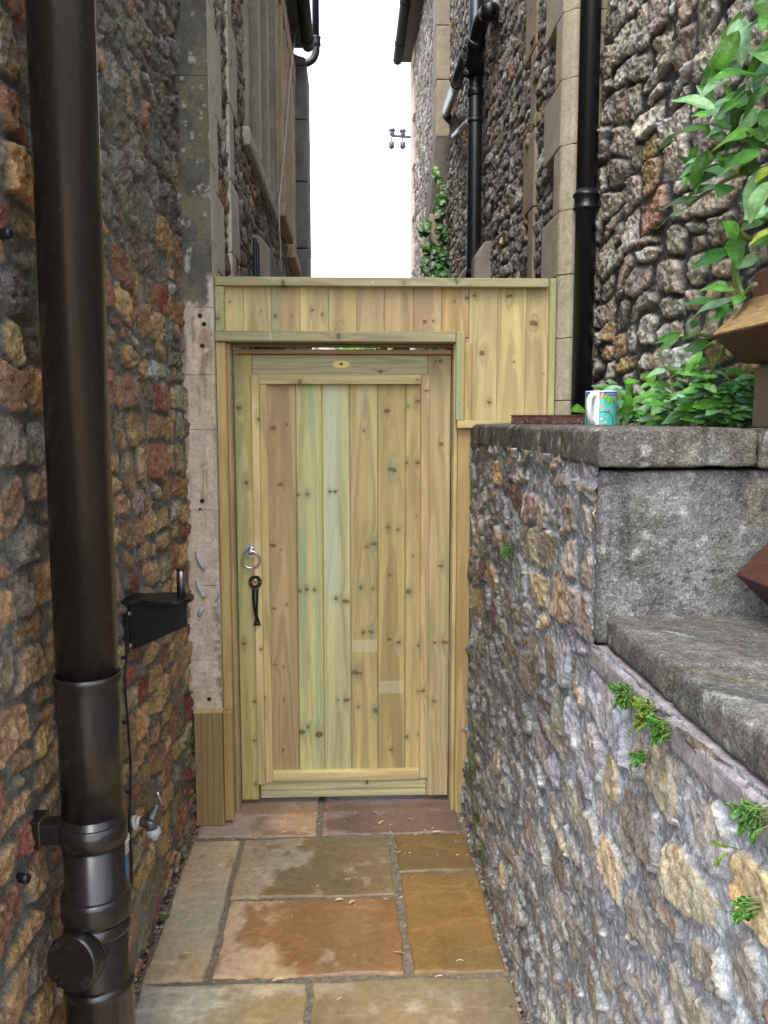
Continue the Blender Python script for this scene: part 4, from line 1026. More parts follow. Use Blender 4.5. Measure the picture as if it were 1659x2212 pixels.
tap = thing('garden_tap', 'old grey metal garden tap with a pale hose connector low on the left wall', 'tap', (-.55, 2.1, .4))
tY = 2.08; T = lambda u, v: at(u, v, Y=tY)
g = MB(); g.tube([T(262, 1782), T(290, 1778)], .018, 16); g.build('supply_elbow', M['black'], tap)
g = MB(); g.tube([T(288, 1778), T(296, 1776)], .0195, 8); g.tube([T(296, 1776), T(302, 1776)], .015, 16); g.build('back_nut', M['offwhite'], tap)
g = MB(); g.tube([T(300, 1776), T(316, 1779), T(326, 1776)], [.0095, .0105, .016], 16); g.lathe([(.006, -.019), (.0155, -.014), (.0175, 0), (.0155, .012)], T(325, 1776), (.35, 0, .94), 18)
g.tube([T(325, 1778), T(330, 1792)], [.0135, .0125], 16); g.build('tap_body', M['tapmetal'], tap)
a0, a1 = T(327, 1768), T(340, 1737); d = (a1 - a0)
g = MB(); g.lathe([(.0165, 0), (.0170, .010), (.0130, .013), (.0125, .022), (.0090, .028), (.0075, .038), (.0042, .041), (.0042, d.length)], a0, d.normalized(), 12); g.build('bonnet', M['tapmetal'], tap)
g = MB(); h0, h1 = T(341, 1706), T(350, 1738); h0.y -= .01; g.tube([h0, h0.lerp(h1, .35), h0.lerp(h1, .5), h0.lerp(h1, .65), h1], [.0045, .0035, .0062, .0035, .0048], 10); g.build('tee_handle', M['zinc'], tap)
a0, a1 = T(330, 1790), T(335, 1813); d = a1 - a0
g = MB(); g.lathe([(.016, 0), (.0185, .003), (.0185, .016), (.0165, .018)], a0, d.normalized(), 20); g.build('hose_connector', M['plast'], tap)
g = MB(); g.lathe([(.011, .018), (.011, d.length - .006), (.0085, d.length - .004), (.0085, d.length)], a0, d.normalized(), 18); g.build('hose_spigot', M['plast'], tap)
wf = thing('water_filter', 'blue canister with a pale cap half hidden behind the brown soil pipe', 'canister', (-.535, 1.98, .2))
fp = at(262, 1868, Y=1.98)
z1_ = at(262, 1808, Y=1.98).z; z2_ = at(262, 1843, Y=1.98).z; z3_ = at(262, 1935, Y=1.98).z; wx_ = fp.x - .009
MB().lathe([(.026, z2_), (.029, z2_ + .004), (.029, z1_ - .012), (.0315, z1_ - .008), (.0315, z1_)], (wx_, 1.98, 0), n=28).build('cap', M['offwhite'], wf)
MB().lathe([(.022, z3_), (.0255, z3_ + .004), (.0255, z2_)], (wx_, 1.98, 0), n=28).build('canister', M['blue'], wf)
MB().lathe([(.012, z1_), (.012, z1_ + .03)], (wx_, 1.98, 0), n=16).build('spout', M['black'], wf)

# black wall plugs on the left rubble
for i, (u, v) in enumerate([(16, 505), (54, 1898)]):
    q = at(u, v, X=-.575); o = MB().lathe([(.009, -.02), (.009, .006), (.006, .008)], q, (1, -.3, 0), 12).build('wall_plug', M['black'])
    tag(o, ['small black plug in the left wall high beside the soil pipe', 'small black plug in the left wall low beside the pipe clip'][i], 'plug', 'wall plugs'); rebase(o)

# ================================================================== RIGHT-HAND PIPES
rp = thing('downpipe', 'tall black cast iron downpipe on the right house corner above the garden wall', 'drainpipe', (.85, 2.985, 1.4))
px = at(1262, 600, Y=2.985).x; rz = lambda v: at(1265, v, Y=2.95).z
MB().lathe([(.0355, 1.4), (.0355, 5.8)], (px, 2.985, 0), n=32).build('pipe', M['blackiron'], rp)
z0, z1 = rz(448), rz(412)
MB().lathe([(.036, z0 - .004), (.044, z0), (.045, z0 + .006), (.041, z0 + .010), (.0405, z1 - .016), (.046, z1 - .012), (.046, z1 - .004), (.041, z1), (.036, z1 + .012)], (px, 2.985, 0), n=32).build('socket', M['blackiron'], rp)
g = MB(); g.box(px + .03, px + .075, 2.985 - .006, 2.985 + .03, z0 + .008, z1 - .012, .004); g.lathe([(.012, 0), (.012, .012), (.006, .016)], (px + .06, 2.975, (z0 + z1) / 2), (0, -1, 0), 12); g.build('ear', M['blackiron'], rp)

sp = thing('soil_stack', 'black soil stack with an elbow and branches on the right flank wall beyond the fence', 'drainpipe', (.73, 4.9, 0))
sx = at(1025, 400, Y=4.9).x
MB().lathe([(.041, 0), (.041, 5.7)], (sx, 4.9, 0), n=28).build('stack', M['blackiron'], sp)
for v0, v1, r in [(598, 580, .048), (262, 252, .046), (205, 185, .047), (160, 110, .050)]:
    z0, z1 = at(1025, v0, Y=4.86).z, at(1025, v1, Y=4.86).z
    MB().lathe([(.041, z0), (r, z0 + .006), (r, z1 - .006), (.041, z1)], (sx, 4.9, 0), n=28).build('collar', M['blackiron'], sp)
B = [at(1070, 24, X=.83), at(1060, 24, Y=4.52), at(1048, 32, Y=4.58), at(1038, 52, Y=4.66), at(1031, 84, Y=4.73), at(1024, 120, Y=4.80), at(1021, 150, Y=4.87)]
def smooth(pts, n=5):
    out = []
    for i in range(len(pts) - 1):
        p0, p1, p2, p3 = pts[max(i - 1, 0)], pts[i], pts[i + 1], pts[min(i + 2, len(pts) - 1)]
        for k in range(n):
            t = k / n; out.append(0.5 * ((2 * p1) + (p2 - p0) * t + (2 * p0 - 5 * p1 + 4 * p2 - p3) * t * t + (3 * p1 - p0 - 3 * p2 + p3) * t ** 3))
    return out + [pts[-1]]
MB().tube(smooth(B), .042, 24).build('elbow', M['blackiron'], sp)
q0, q1 = B[4], B[5]; dd = (q1 - q0); g = MB(); g.lathe([(.043, 0), (.050, .006), (.050, .05), (.043, .055)], q0, dd.normalized(), 24); g.build('collar', M['blackiron'], sp)
D0, D1 = at(1008, 118, Y=4.92), at(964, 243, X=.745)
e_ = D1 + Vector((.04, .07, -.02))
g = MB(); g.tube([D0, D1], .034, 20); g.tube(smooth([D1, D1 + (D1 - D0).normalized() * .05, e_ + Vector((.03, .03, -.01)), e_ + Vector((.12, .03, -.01))]), .037, 20); g.build('branch_pipe', surf_mat('weathered_black_plastic', (.03, .032, .036), .3, .5, .2, 30, .05), sp)
mid = D0.lerp(D1, .42); dn = (D1 - D0).normalized(); g = MB(); g.lathe([(.035, -.012), (.040, -.010), (.040, .010), (.035, .012)], mid, dn, 20); g.build('collar', M['blackiron'], sp)
for v in (178, 210, 232):
    q = at(1012, v - 70, Y=4.86); MB().lathe([(.02, 0), (.02, .03), (.012, .034)], q, (-.6, -.8, 0), 14).build('access_plug', M['blackiron'], sp)
W0, W1 = at(1012, 262, Y=4.93), at(979, 294, X=.76)
wp = MB().tube([W0, W1, W1 + Vector((.08, .03, 0))], .016, 14).build('waste_pipe', M['grey']); tag(wp, 'thin pale grey waste pipe running from the wall to the soil stack', 'waste pipe'); rebase(wp)

# swan-neck pipe beside the left pier, against the sky
vp = thing('vent_pipe', 'black pipe with a swan neck rising beside the left pier against the white sky', 'drainpipe', (-.35, 8.7, 4.9))
vx = at(682, 60, Y=8.7).x; ve = at(682, 98, Y=8.7).z
MB().lathe([(.034, ve), (.034, 6.6)], (vx, 8.7, 0), n=20).build('pipe', M['black'], vp)
MB().lathe([(.036, ve - .02), (.050, ve), (.046, ve + .03), (.046, ve + .06), (.052, ve + .075), (.036, ve + .08)], (vx, 8.7, 0), n=20).build('socket', M['black'], vp)
MB().tube(smooth([Vector((vx, 8.7, ve)), Vector((vx, 8.7, ve - .06)), Vector((vx - .03, 8.7, ve - .13)), Vector((vx - .10, 8.7, ve - .17)), Vector((vx - .2, 8.7, ve - .19))]), .036, 18).build('swan_neck', M['black'], vp)
# short black pipes and a pale cable low on the left flank
sv = thing('drain_stub', 'short pair of black drain pipes low on the left flank wall beyond the fence', 'drainpipe', (-.45, 4.3, 2.0))
for du in (0, 5):
    q = at(551 + du, 560, Y=4.3); MB().lathe([(.011, 1.2), (.011, at(551, 518 + du * 2, Y=4.3).z), (.006, at(551, 514 + du * 2, Y=4.3).z)], (q.x, 4.3, 0), n=14).build('pipe', M['black'], sv)
q = MB(); q.tube([at(u, v, X=-.445) for u, v in [(648, 0), (628, 150), (614, 330), (603, 440), (604, 500), (607, 560), (608, 620)]], .005, 8)
o = q.build('white_cable', M['grey']); tag(o, 'thin pale cable hanging down the left flank wall past the windows', 'cable'); rebase(o)

# insulator bracket at the far end of the right house
ib = thing('insulator_bracket', 'iron bracket with four old insulators jutting from the far end of the right house', 'bracket', (.6, 10.72, 4.8))
I = lambda u, v: at(u, v, Y=10.72)
q0, q1 = I(846, 294), I(896, 296)
MB().tube([I(846, 293), I(885, 296), Vector((.80, 10.72, I(896, 296).z))], .016, 10).build('arm', M['insul'], ib)
for u, va, vb in [(847, 278, 294), (870, 280, 296)]:
    a, b = I(u, vb), I(u, va); h = b.z - a.z
    MB().lathe([(.012, 0), (.030, h * .15), (.030, h * .5), (.018, h * .55), (.040, h * .65), (.040, h * .95), (.02, h)], a, (0, 0, 1), 14).build('insulator', M['insul'], ib)
for u, va, vb in [(846, 296, 322), (870, 298, 322)]:
    a, b = I(u, va), I(u, vb); h = a.z - b.z
    MB().lathe([(.008, 0), (.008, h * .4), (.034, h * .42), (.034, h * .9), (.02, h * .93), (.012, h)], a, (0, 0, -1), 14).build('insulator', M['insul'], ib)
for i, (u, v, u2, v2) in enumerate([(845, 322, 815, 346), (869, 322, 842, 345)]):
    a, b = I(u, v), I(u2, v2); b = a + (b - a) * 8 + Vector((0, 30, 0))
    o = MB().tube([a, a.lerp(b, .5) - Vector((0, 0, .3)), b], .003, 6).build('overhead_wire', M['grey']); tag(o, 'thin overhead wire running away from the iron insulator bracket', 'wire', 'overhead wires'); rebase(o)

# ================================================================== THINGS ON THE COPING
mug = thing('mug', 'white handled mug printed with bright tropical fish, standing on the coping', 'mug', (0, 0, 0))
mY = 2.13; mc = at(1297, 912, Y=mY); mz = 1.4885; mr = .0395; mh = at(1297, 846, Y=mY).z - mz
mug.location = (mc.x, mY, mz)
def mug_body():
    nA, nH = 240, 90; aa = np.linspace(0, 2 * math.pi, nA, endpoint=False); hh = np.linspace(0, 1, nH)
    A, Hh = np.meshgrid(aa, hh, indexing='ij')
    hd = math.atan2(-.745, -.665)                                      # handle direction
    ph = (A - hd + math.pi) % (2 * math.pi) - math.pi                # 0 at the handle, + towards the viewer's right
    x = ph * mr / mh; y = Hh                                         # decal coordinates in mug heights
    C = np.empty(A.shape + (3,)); C[:] = (.10, .50, .52)
    C *= (.75 + .5 * fbm(x / .15, y / .15, 3, 4))[..., None]
    def put(m, c): C[m] = c
    sea = y > .86 + .015 * np.sin(x * 40); put(sea, (.05, .09, .42))
    put((np.abs(y - (.92 + .012 * np.sin(x * 34))) < .010), (.42, .50, .80))
    put((y > .97), (.05, .05, .25))
    reef = (y < .86) & (y > .80 + .10 * np.abs(np.sin(x * 5))) ; put(reef, (.75, .33, .22))
    def fish(cx_, cy_, rx, ry, ang, c1, c2):
        c, s = math.cos(ang), math.sin(ang); dx, dy = x - cx_, y - cy_; u = (c * dx + s * dy) / rx; v = (-s * dx + c * dy) / ry
        tail = (u < -.75) & (u > -1.5) & (np.abs(v) < (-.4 - u) * .9)
        put((u < -.70) & (u > -1.6) & (np.abs(v) < (-.33 - u) * 1.0), (.02, .05, .08)); put(tail, (.75, .28, .12))
        b = u * u + v * v; put(b < 1.18, (.02, .06, .08)); put(b < 1, c1)
        put((b < 1) & (np.sin(u * 9) > .45), c2); put(((u - .62) ** 2 + (v - .1) ** 2) < .035, (.05, .07, .25))
    fish(.46, .76, .20, .105, -.45, (.22, .50, .06), (.10, .36, .12)); fish(.44, .42, .055, .04, 0, (.70, .22, .05), (.1, .1, .1))
    fish(-.62, .4, .22, .12, .3, (.62, .30, .05), (.1, .25, .4)); fish(1.0, .5, .2, .12, 2.6, (.55, .12, .3), (.8, .5, .1))
    bigf = ((x - .30) / .30) ** 2 + ((y - .12) / .28) ** 2; put(bigf < 1.15, (.01, .12, .16)); put(bigf < .92, (.08, .46, .46))
    for (a, b, c_) in [(.22, .20, (.75, .62, .10)), (.34, .10, (.70, .60, .1)), (.36, .26, (.45, .30, .62)), (.24, .05, (.4, .3, .6))]: put(((x - a) ** 2 + (y - b) ** 2) < .0011, c_)
    star = np.hypot(x - .24, y - .55); sa = np.arctan2(y - .55, x - .24); put(star < .05 + .035 * np.cos(sa * 5), (.62, .30, .06))
    weed = (np.abs(x - (-.33 + .05 * np.sin(y * 12))) < .05) & (y < .5); put(weed, (.05, .28, .12))
    put(np.abs(x) < .145, (.80, .80, .82)); put(y > .985, (.82, .82, .84)); put(np.abs(np.abs(ph) - math.pi) < .0, (.8, .8, .8))
    rad = mr - .002 * sstep(.03, 0, Hh)
    V = np.stack([rad * np.cos(A), rad * np.sin(A), Hh * mh], -1).reshape(-1, 3); idx = np.arange(nA * nH).reshape(nA, nH); nx = np.roll(idx, -1, 0)
    q = np.stack([idx[:, :-1], nx[:, :-1], nx[:, 1:], idx[:, 1:]], -1).reshape(-1, 4)
    o = link('printed_body', np_mesh('printed_body', V, q, C.reshape(-1, 3).astype(np.float32)), M['col']); o.parent = mug
mug_body()
o = MB().lathe([(.0372, 0), (mr, .0), (mr + .0002, .0005)], (0, 0, 0), cap=False).build('foot_ring', M['white']); o.parent = mug
o = MB().lathe([(mr, mh), (mr - .0005, mh + .0012), (mr - .0030, mh + .0008), (mr - .0036, mh - .002), (mr - .0036, .006), (.001, .005)], (0, 0, 0), cap=False, n=48).build('inner_wall', M['white']); o.parent = mug
hd = Vector((-.665, -.745, 0)).normalized(); hp = [hd * (mr - .002) + Vector((0, 0, mh * .86)), hd * (mr + .010) + Vector((0, 0, mh * .88)), hd * (mr + .022) + Vector((0, 0, mh * .82)), hd * (mr + .028) + Vector((0, 0, mh * .66)), hd * (mr + .027) + Vector((0, 0, mh * .42)), hd * (mr + .018) + Vector((0, 0, mh * .20)), hd * (mr + .006) + Vector((0, 0, mh * .10)), hd * (mr - .002) + Vector((0, 0, mh * .09))]
o = MB().tube(smooth(hp, 6), .0068, 14).build('handle', M['white']); o.parent = mug

rb = MB(); a, b = at(1130, 905, Y=2.62), at(1262, 905, Y=2.35)
rb.box(-.125, .125, -.03, .03, 0, .026, .003); rb.box(-.127, .127, -.032, .032, .0265, .030)
o = rb.build('rusty_plate', M['rust']); o.location = ((a.x + b.x) / 2 + .01, 2.5, 1.489); o.rotation_euler = (0, 0, math.atan2(b.y - a.y, b.x - a.x) * .35)
tag(o, 'flaking rusty iron bar lying on the coping between fence and mug', 'iron bar')

# stained timber frame at the right edge
tf = thing('timber_post', 'timber post with a splay cut red stained collar standing on the right hand coping', 'post', (.8, 1.55, 1.487))
RC = (.17, .065, .045); tan_ = (.36, .24, .12)
def redbox(name, pts, d, parent, coltop=None, bev=.003):
    m = MB().prism(pts, d, bev); o = m.build(name, None, parent); return o
M['redstain'] = surf_mat('red_stained_timber', (.085, .036, .026), .55, .3, .5, 16, .6, 30, .004, grain=(25, 3, 25), fine=.25)
M['redpaint'] = surf_mat('faded_red_timber', (.20, .085, .068), .6, .3, .3, 16, .3, 30, .002, grain=(30, 30, 4))
M['lit_bare'] = surf_mat('lit_weathered_timber', (.40, .26, .12), .65, .25, .55, 14, .7, 26, .004, grain=(25, 2.5, 25), fine=.3)
M['post'] = surf_mat('grey_timber', (.20, .155, .105), .7, .25, .35, 14, .35, 30, .002, grain=(25, 25, 2))
pX0 = at(1626, 850, Y=1.625).x
o = MB().box(pX0, pX0 + .095, 1.53, 1.625, 1.487, at(1640, 786, Y=1.53).z, .004).build('upright', M['post'], tf)
Ye = 1.60
q = lambda u, v, y=Ye: at(u, v, Y=y)
tip, top, bot = q(1540, 728), q(1620, 650), q(1602, 786)
LB = Ye - .45
MB().prism([tip, (top.x, Ye, top.z - .003), (top.x + .16, Ye, top.z - .003), (tip.x + .24, Ye, tip.z), (bot.x + .12, Ye, bot.z), bot], (0, -LB, 0), .003).build('collar', M['redstain'], tf)
sl = (top - tip); nrm = Vector((sl.z, 0, -sl.x)).normalized() * -.004
MB().prism([tip - nrm * .2 + sl * .02, top - nrm * .2, top + nrm, tip + nrm + sl * .02], (0, -LB, 0), .001).build('splayed_top', M['lit_bare'], tf)  # tan cut face, lightened: light on the upper slope put into its colour
u0 = q(1627, 600, 1.60)
MB().box(u0.x, u0.x + .10, 1.52, 1.60, top.z - .01, q(1640, 574, 1.52).z, .004).build('finial', M['redpaint'], tf)
Yb = 1.452; b_ = lambda u, v: at(u, v, Y=Yb)
t0, t1, t2 = b_(1587, 1240), b_(1668, 1318), b_(1672, 1156)
o = MB().prism([t0, t2, (t2.x + .2, Yb, t2.z), (t1.x + .2, Yb, t1.z), t1], (0, -.5, 0), .003).build('timber_beam', M['redstain'])
tag(o, 'red stained splay cut beam low at the right edge, above the stepped coping', 'beam'); rebase(o)
bo = MB().box(t1.x + .05, t1.x + .13, Yb - .12, Yb - .03, 1.152, t1.z, .003).build('prop', M['post'], o)
bo.location = -Vector(o.location)

# ================================================================== PLANTS
class Leaves:
    def __init__(s): s.V, s.F, s.C, s.n = [], [], [], 0
    def add(s, base, tip, hw, col, up=None, teeth=9, fold=.25, droop=.12, n=12, shape=0):
        base, tip = Vector(base), Vector(tip); ax = tip - base; L_ = ax.length
        if L_ < 1e-5: return
        ax.normalize(); up = Vector(up or (0, 0, 1)); sd = ax.cross(up)
        if sd.length < 1e-3: sd = Vector((1, 0, 0))
        sd.normalize(); nn = sd.cross(ax)
        rows = []
        for i in range(n + 1):
            t = i / n
            if shape == 0: w = hw * (math.sin(math.pi * t ** .80) ** .85) * (1 - .25 * t)
            elif shape == 1: w = hw * (math.sin(math.pi * min(1, t * .9 + .12)) ** .6) * (1 + .25 * math.cos(t * 14))
            else: w = hw * math.sin(math.pi * (.08 + .9 * t)) ** .7
            if teeth: w *= 1 + .13 * ((t * teeth) % 1 - .5)
            c = base + ax * L_ * t + nn * (droop * L_ * (t - t * t) * 1.6 - .02 * L_ * math.sin(t * 9))
            rows.append((c - sd * w + nn * w * fold, c - sd * w * .5 + nn * w * fold * .35, c, c + sd * w * .5 + nn * w * fold * .35, c + sd * w + nn * w * fold))
        b = s.n
        for i, r in enumerate(rows):
            for k, p in enumerate(r):
                s.V.append(p[:]); f = 1.22 if k == 2 else (1 + .10 * math.sin(i * 2.4)); s.C.append((col[0] * f, col[1] * f, col[2] * f))
        for i in range(n):
            for k in range(4): a = b + i * 5 + k; s.F.append((a, a + 1, a + 6, a + 5))
        s.n += len(rows) * 5
    def build(s, name, parent, mat=None):
        return link(name, np_mesh(name, s.V, s.F, np.array(s.C, np.float32)), mat or M['leaf'], parent)
rng = random.Random(21)
G_D, G_M, G_P, G_Y = (.055, .17, .03), (.10, .29, .04), (.20, .42, .19), (.42, .54, .07)
def gv(c): k = rng.uniform(.75, 1.25); return (c[0] * k * rng.uniform(.85, 1.15), c[1] * k, c[2] * k * rng.uniform(.8, 1.2))

elder = thing('climbing_shrub', 'leafy green shrub arching in front of the right wall at the right edge', 'shrub', (.85, 1.9, 1.45))
LV = Leaves(); c3 = lambda x, y: (1097.2 + .3386 * x, .3386 * y); c6 = lambda x, y: (1097.2 + .3386 * x, 548.6 + .3386 * y)
L3 = [(1310, 790, 945, 955, 78, G_D), (1450, 760, 1250, 670, 58, G_P), (1440, 775, 1240, 890, 36, G_P), (1290, 740, 1165, 740, 26, G_M), (1400, 600, 1525, 690, 66, G_M), (1659, 290, 1540, 400, 48, G_P), (1700, 90, 1610, 200, 62, G_M), (1680, 470, 1505, 580, 32, G_M),
      (1680, 590, 1440, 720, 62, G_P), (1600, 690, 1470, 870, 62, G_P), (1260, 1000, 1070, 1115, 32, G_P), (1240, 1030, 1085, 1140, 30, G_P), (1320, 960, 1240, 1080, 60, G_M), (1180, 1080, 1115, 1200, 30, G_M), (1590, 1050, 1470, 1105, 60, G_D), (1430, 1110, 1220, 1080, 42, G_P), (1390, 1060, 1330, 980, 40, G_M),
      (1600, 980, 1430, 1120, 26, G_Y), (1680, 1060, 1575, 1165, 40, G_Y), (1600, 990, 1515, 950, 14, G_Y), (1340, 1190, 1165, 1225, 26, G_P), (1220, 1250, 955, 1335, 36, G_D), (1165, 1300, 940, 1455, 26, G_M), (1280, 1200, 1100, 1290, 36, G_M), (1470, 1500, 1365, 1410, 50, G_M), (1670, 1340, 1500, 1400, 60, G_P),
      (1680, 1380, 1480, 1465, 62, G_P), (1455, 1500, 1470, 1720, 62, G_M), (1690, 1460, 1535, 1565, 30, G_Y), (1680, 1510, 1560, 1570, 60, G_D), (1420, 1610, 1155, 1705, 66, G_D), (1610, 1640, 1465, 1710, 46, G_P), (1500, 820, 1380, 980, 70, G_D), (1560, 800, 1640, 900, 60, G_M), (1400, 880, 1280, 870, 40, G_D), (1300, 850, 1210, 800, 30, G_M),
      (1420, 1180, 1340, 1260, 60, G_D), (1380, 980, 1500, 1010, 50, G_D), (1640, 880, 1560, 960, 60, G_D), (1700, 700, 1600, 800, 60, G_M), (1440, 640, 1380, 560, 40, G_M), (1690, 820, 1590, 700, 60, G_P), (1350, 730, 1420, 830, 46, G_M), (1700, 1150, 1610, 1250, 60, G_D), (1700, 240, 1620, 330, 50, G_M)]
for x0, y0, x1, y1, w, c_ in L3:
    X = .70 + .05 * rng.random(); a = at(*c3(x0, y0), X=X + .02); b = at(*c3(x1, y1), X=X - .015 * rng.random())
    LV.add(a, b, w * .3386 / 1800 * a.y * 1.12, gv(c_), up=(-.5 + rng.uniform(-.3, .3), -.65, .55 + rng.uniform(-.3, .3)), teeth=13, droop=rng.uniform(-.02, .16))
L6 = [(1450, 230, 1195, 240, 32, G_M), (1310, 300, 1095, 325, 58, G_D), (1470, 270, 1115, 455, 48, G_P), (1390, 365, 1215, 510, 50, G_M), (1110, 505, 925, 568, 30, G_M), (1095, 535, 935, 658, 50, G_P), (1205, 510, 1105, 545, 32, G_D), (1295, 590, 1115, 605, 56, G_D), (1240, 620, 1120, 790, 40, G_M), (1200, 700, 1025, 790, 42, G_D),
      (1420, 320, 1330, 420, 50, G_M), (1500, 260, 1440, 330, 40, G_M), (1210, 420, 1170, 480, 30, G_D), (1400, 190, 1290, 230, 34, G_P), (1260, 660, 1180, 760, 50, G_D)]
for x0, y0, x1, y1, w, c_ in L6:
    X = .70 + .05 * rng.random(); a = at(*c6(x0, y0), X=X + .02); b = at(*c6(x1, y1), X=X - .015 * rng.random())
    LV.add(a, b, w * .3386 / 1800 * a.y * 1.12, gv(c_), up=(-.5 + rng.uniform(-.3, .3), -.65, .55 + rng.uniform(-.3, .3)), teeth=13, droop=rng.uniform(-.02, .16))
# unseen growth that carries on to the right of the picture
for k in range(160):
    z = rng.uniform(1.55, 2.5); y = rng.uniform(.9, 1.62); a = Vector((.74 + rng.uniform(-.06, .10), y, z)); d = Vector((rng.uniform(-1, .4), rng.uniform(-1, 1), rng.uniform(-.6, .3))).normalized() * rng.uniform(.07, .13)
    if y > 1.2 and z < 1.95: continue
    LV.add(a, a + d, rng.uniform(.018, .03), gv(rng.choice([G_D, G_M, G_P])), up=(-.4, -.5, .7), teeth=11)
for k in range(26):
    u = rng.uniform(1500, 1700); v = rng.uniform(20, 470) if u > 1560 else rng.uniform(180, 420)
    X = .72 + rng.uniform(-.03, .05); a = at(u, v, X=X); an = rng.uniform(2.2, 4.2); d = Vector((-.15, math.sin(an) * .3 + .25, -.25 + rng.uniform(-.55, .45))).normalized() * rng.uniform(.045, .10)
    LV.add(a, a + d, d.length * rng.uniform(.15, .24), gv(rng.choice([G_D, G_D, G_M, G_P])), up=(-.5 + rng.uniform(-.4, .4), -.65, .55 + rng.uniform(-.4, .4)), teeth=13, droop=rng.uniform(-.02, .2))
LV.build('foliage', elder)
st_ = MB()
for pts in [[(1700, 1050), (1580, 1090), (1430, 1130), (1310, 1200), (1190, 1280), (1160, 1310)], [(1700, 1390), (1520, 1400), (1470, 1450), (1455, 1520), (1440, 1700), (1450, 1830), (1490, 1900)], [(1700, 720), (1560, 760), (1450, 770), (1310, 790)], [(1700, 950), (1500, 900), (1400, 880), (1290, 1000), (1230, 1040)], [(1700, 560), (1560, 620), (1400, 600)], [(1480, 1460), (1520, 1510), (1600, 1530)]]:
    st_.tube(smooth([at(*c3(x, y), X=.735 + .01 * i) for i, (x, y) in enumerate(pts)], 3), .0042, 8)
for pts in [[(1580, 190), (1500, 260), (1470, 300), (1380, 370), (1330, 520), (1200, 510), (1105, 535)], [(1380, 580), (1350, 660), (1290, 760), (1240, 900), (1230, 1010)], [(1500, 260), (1480, 200), (1450, 60), (1440, -60)], [(1330, 520), (1380, 580)], [(1320, 560), (1260, 600), (1200, 640)]]:
    st_.tube(smooth([at(*c6(x, y), X=.735 + .008 * i) for i, (x, y) in enumerate(pts)], 3), .0042, 8)
st_.build('stem', M['stem'], elder)

low = thing('bramble', 'low pale green weeds spreading along the coping between mug and timber post', 'weeds', (.78, 2.2, 1.45))
LV = Leaves(); st2 = MB()
for k in range(330):
    u = rng.uniform(1318, 1640); t = (u - 1318) / 322; v = 918 - abs(rng.gauss(0, 1)) * (48 if u > 1400 else 30) - rng.uniform(0, 12)
    if v < 770: continue
    y = max(1.70, min(2.55, .80 * 1800 / (u - 755) + rng.uniform(-.28, .06))); p0 = at(u, v, Y=y)
    if p0.z < 1.485: p0.z = 1.487 + rng.random() * .02
    if p0.x < .68 and p0.z < 1.5: p0.z += .01
    an = rng.uniform(0, 6.28); d = Vector((math.cos(an), math.sin(an) * .8 - .2, rng.uniform(-.35, .4))).normalized() * rng.uniform(.035, .075)
    e = p0 + d; e.z = max(e.z, 1.49)
    LV.add(p0, e, d.length * rng.uniform(.22, .36), gv(rng.choice([G_D, G_M, G_M, G_P, G_P, G_P])), up=(rng.uniform(-.4, .2), -.55, .75), teeth=8, n=8)
for (u0, v0, u1, v1, w) in [(1262, 884, 1232, 888, 14), (1262, 893, 1236, 884, 10), (1352, 905, 1358, 838, 14), (1362, 862, 1350, 828, 14), (1505, 895, 1600, 905, 22), (1520, 880, 1620, 860, 20)]:
    y = 2.35 if u0 < 1300 else 2.0; a, b = at(u0, v0, Y=y), at(u1, v1, Y=y - .03); LV.add(a, b, w / 1800 * y, gv(G_M), up=(-.1, -.8, .5), teeth=7)
for k in range(26):
    u = rng.uniform(1340, 1620); y = max(1.72, .82 * 1800 / (u - 755) - rng.uniform(0, .25)); a = at(u, 912, Y=y); a.z = 1.46
    b = a + Vector((rng.uniform(-.08, .08), rng.uniform(-.1, .05), rng.uniform(.05, .16))); m_ = a.lerp(b, .5) + Vector((rng.uniform(-.02, .02), 0, .02)); st2.tube(smooth([a, m_, b], 4), .0016, 6)
LV.build('foliage', low); st2.build('stem', M['stem'], low)
tw = MB().tube(smooth([at(1452, 818, Y=1.86), at(1464, 843, Y=1.87), at(1475, 866, Y=1.88), at(1484, 893, Y=1.90)], 3), [.0065] * 9 + [.0055], 10).build('dry_stick', M['twig']); tag(tw, 'short dry brown stick poking up among the weeds behind the coping', 'stick'); rebase(tw)

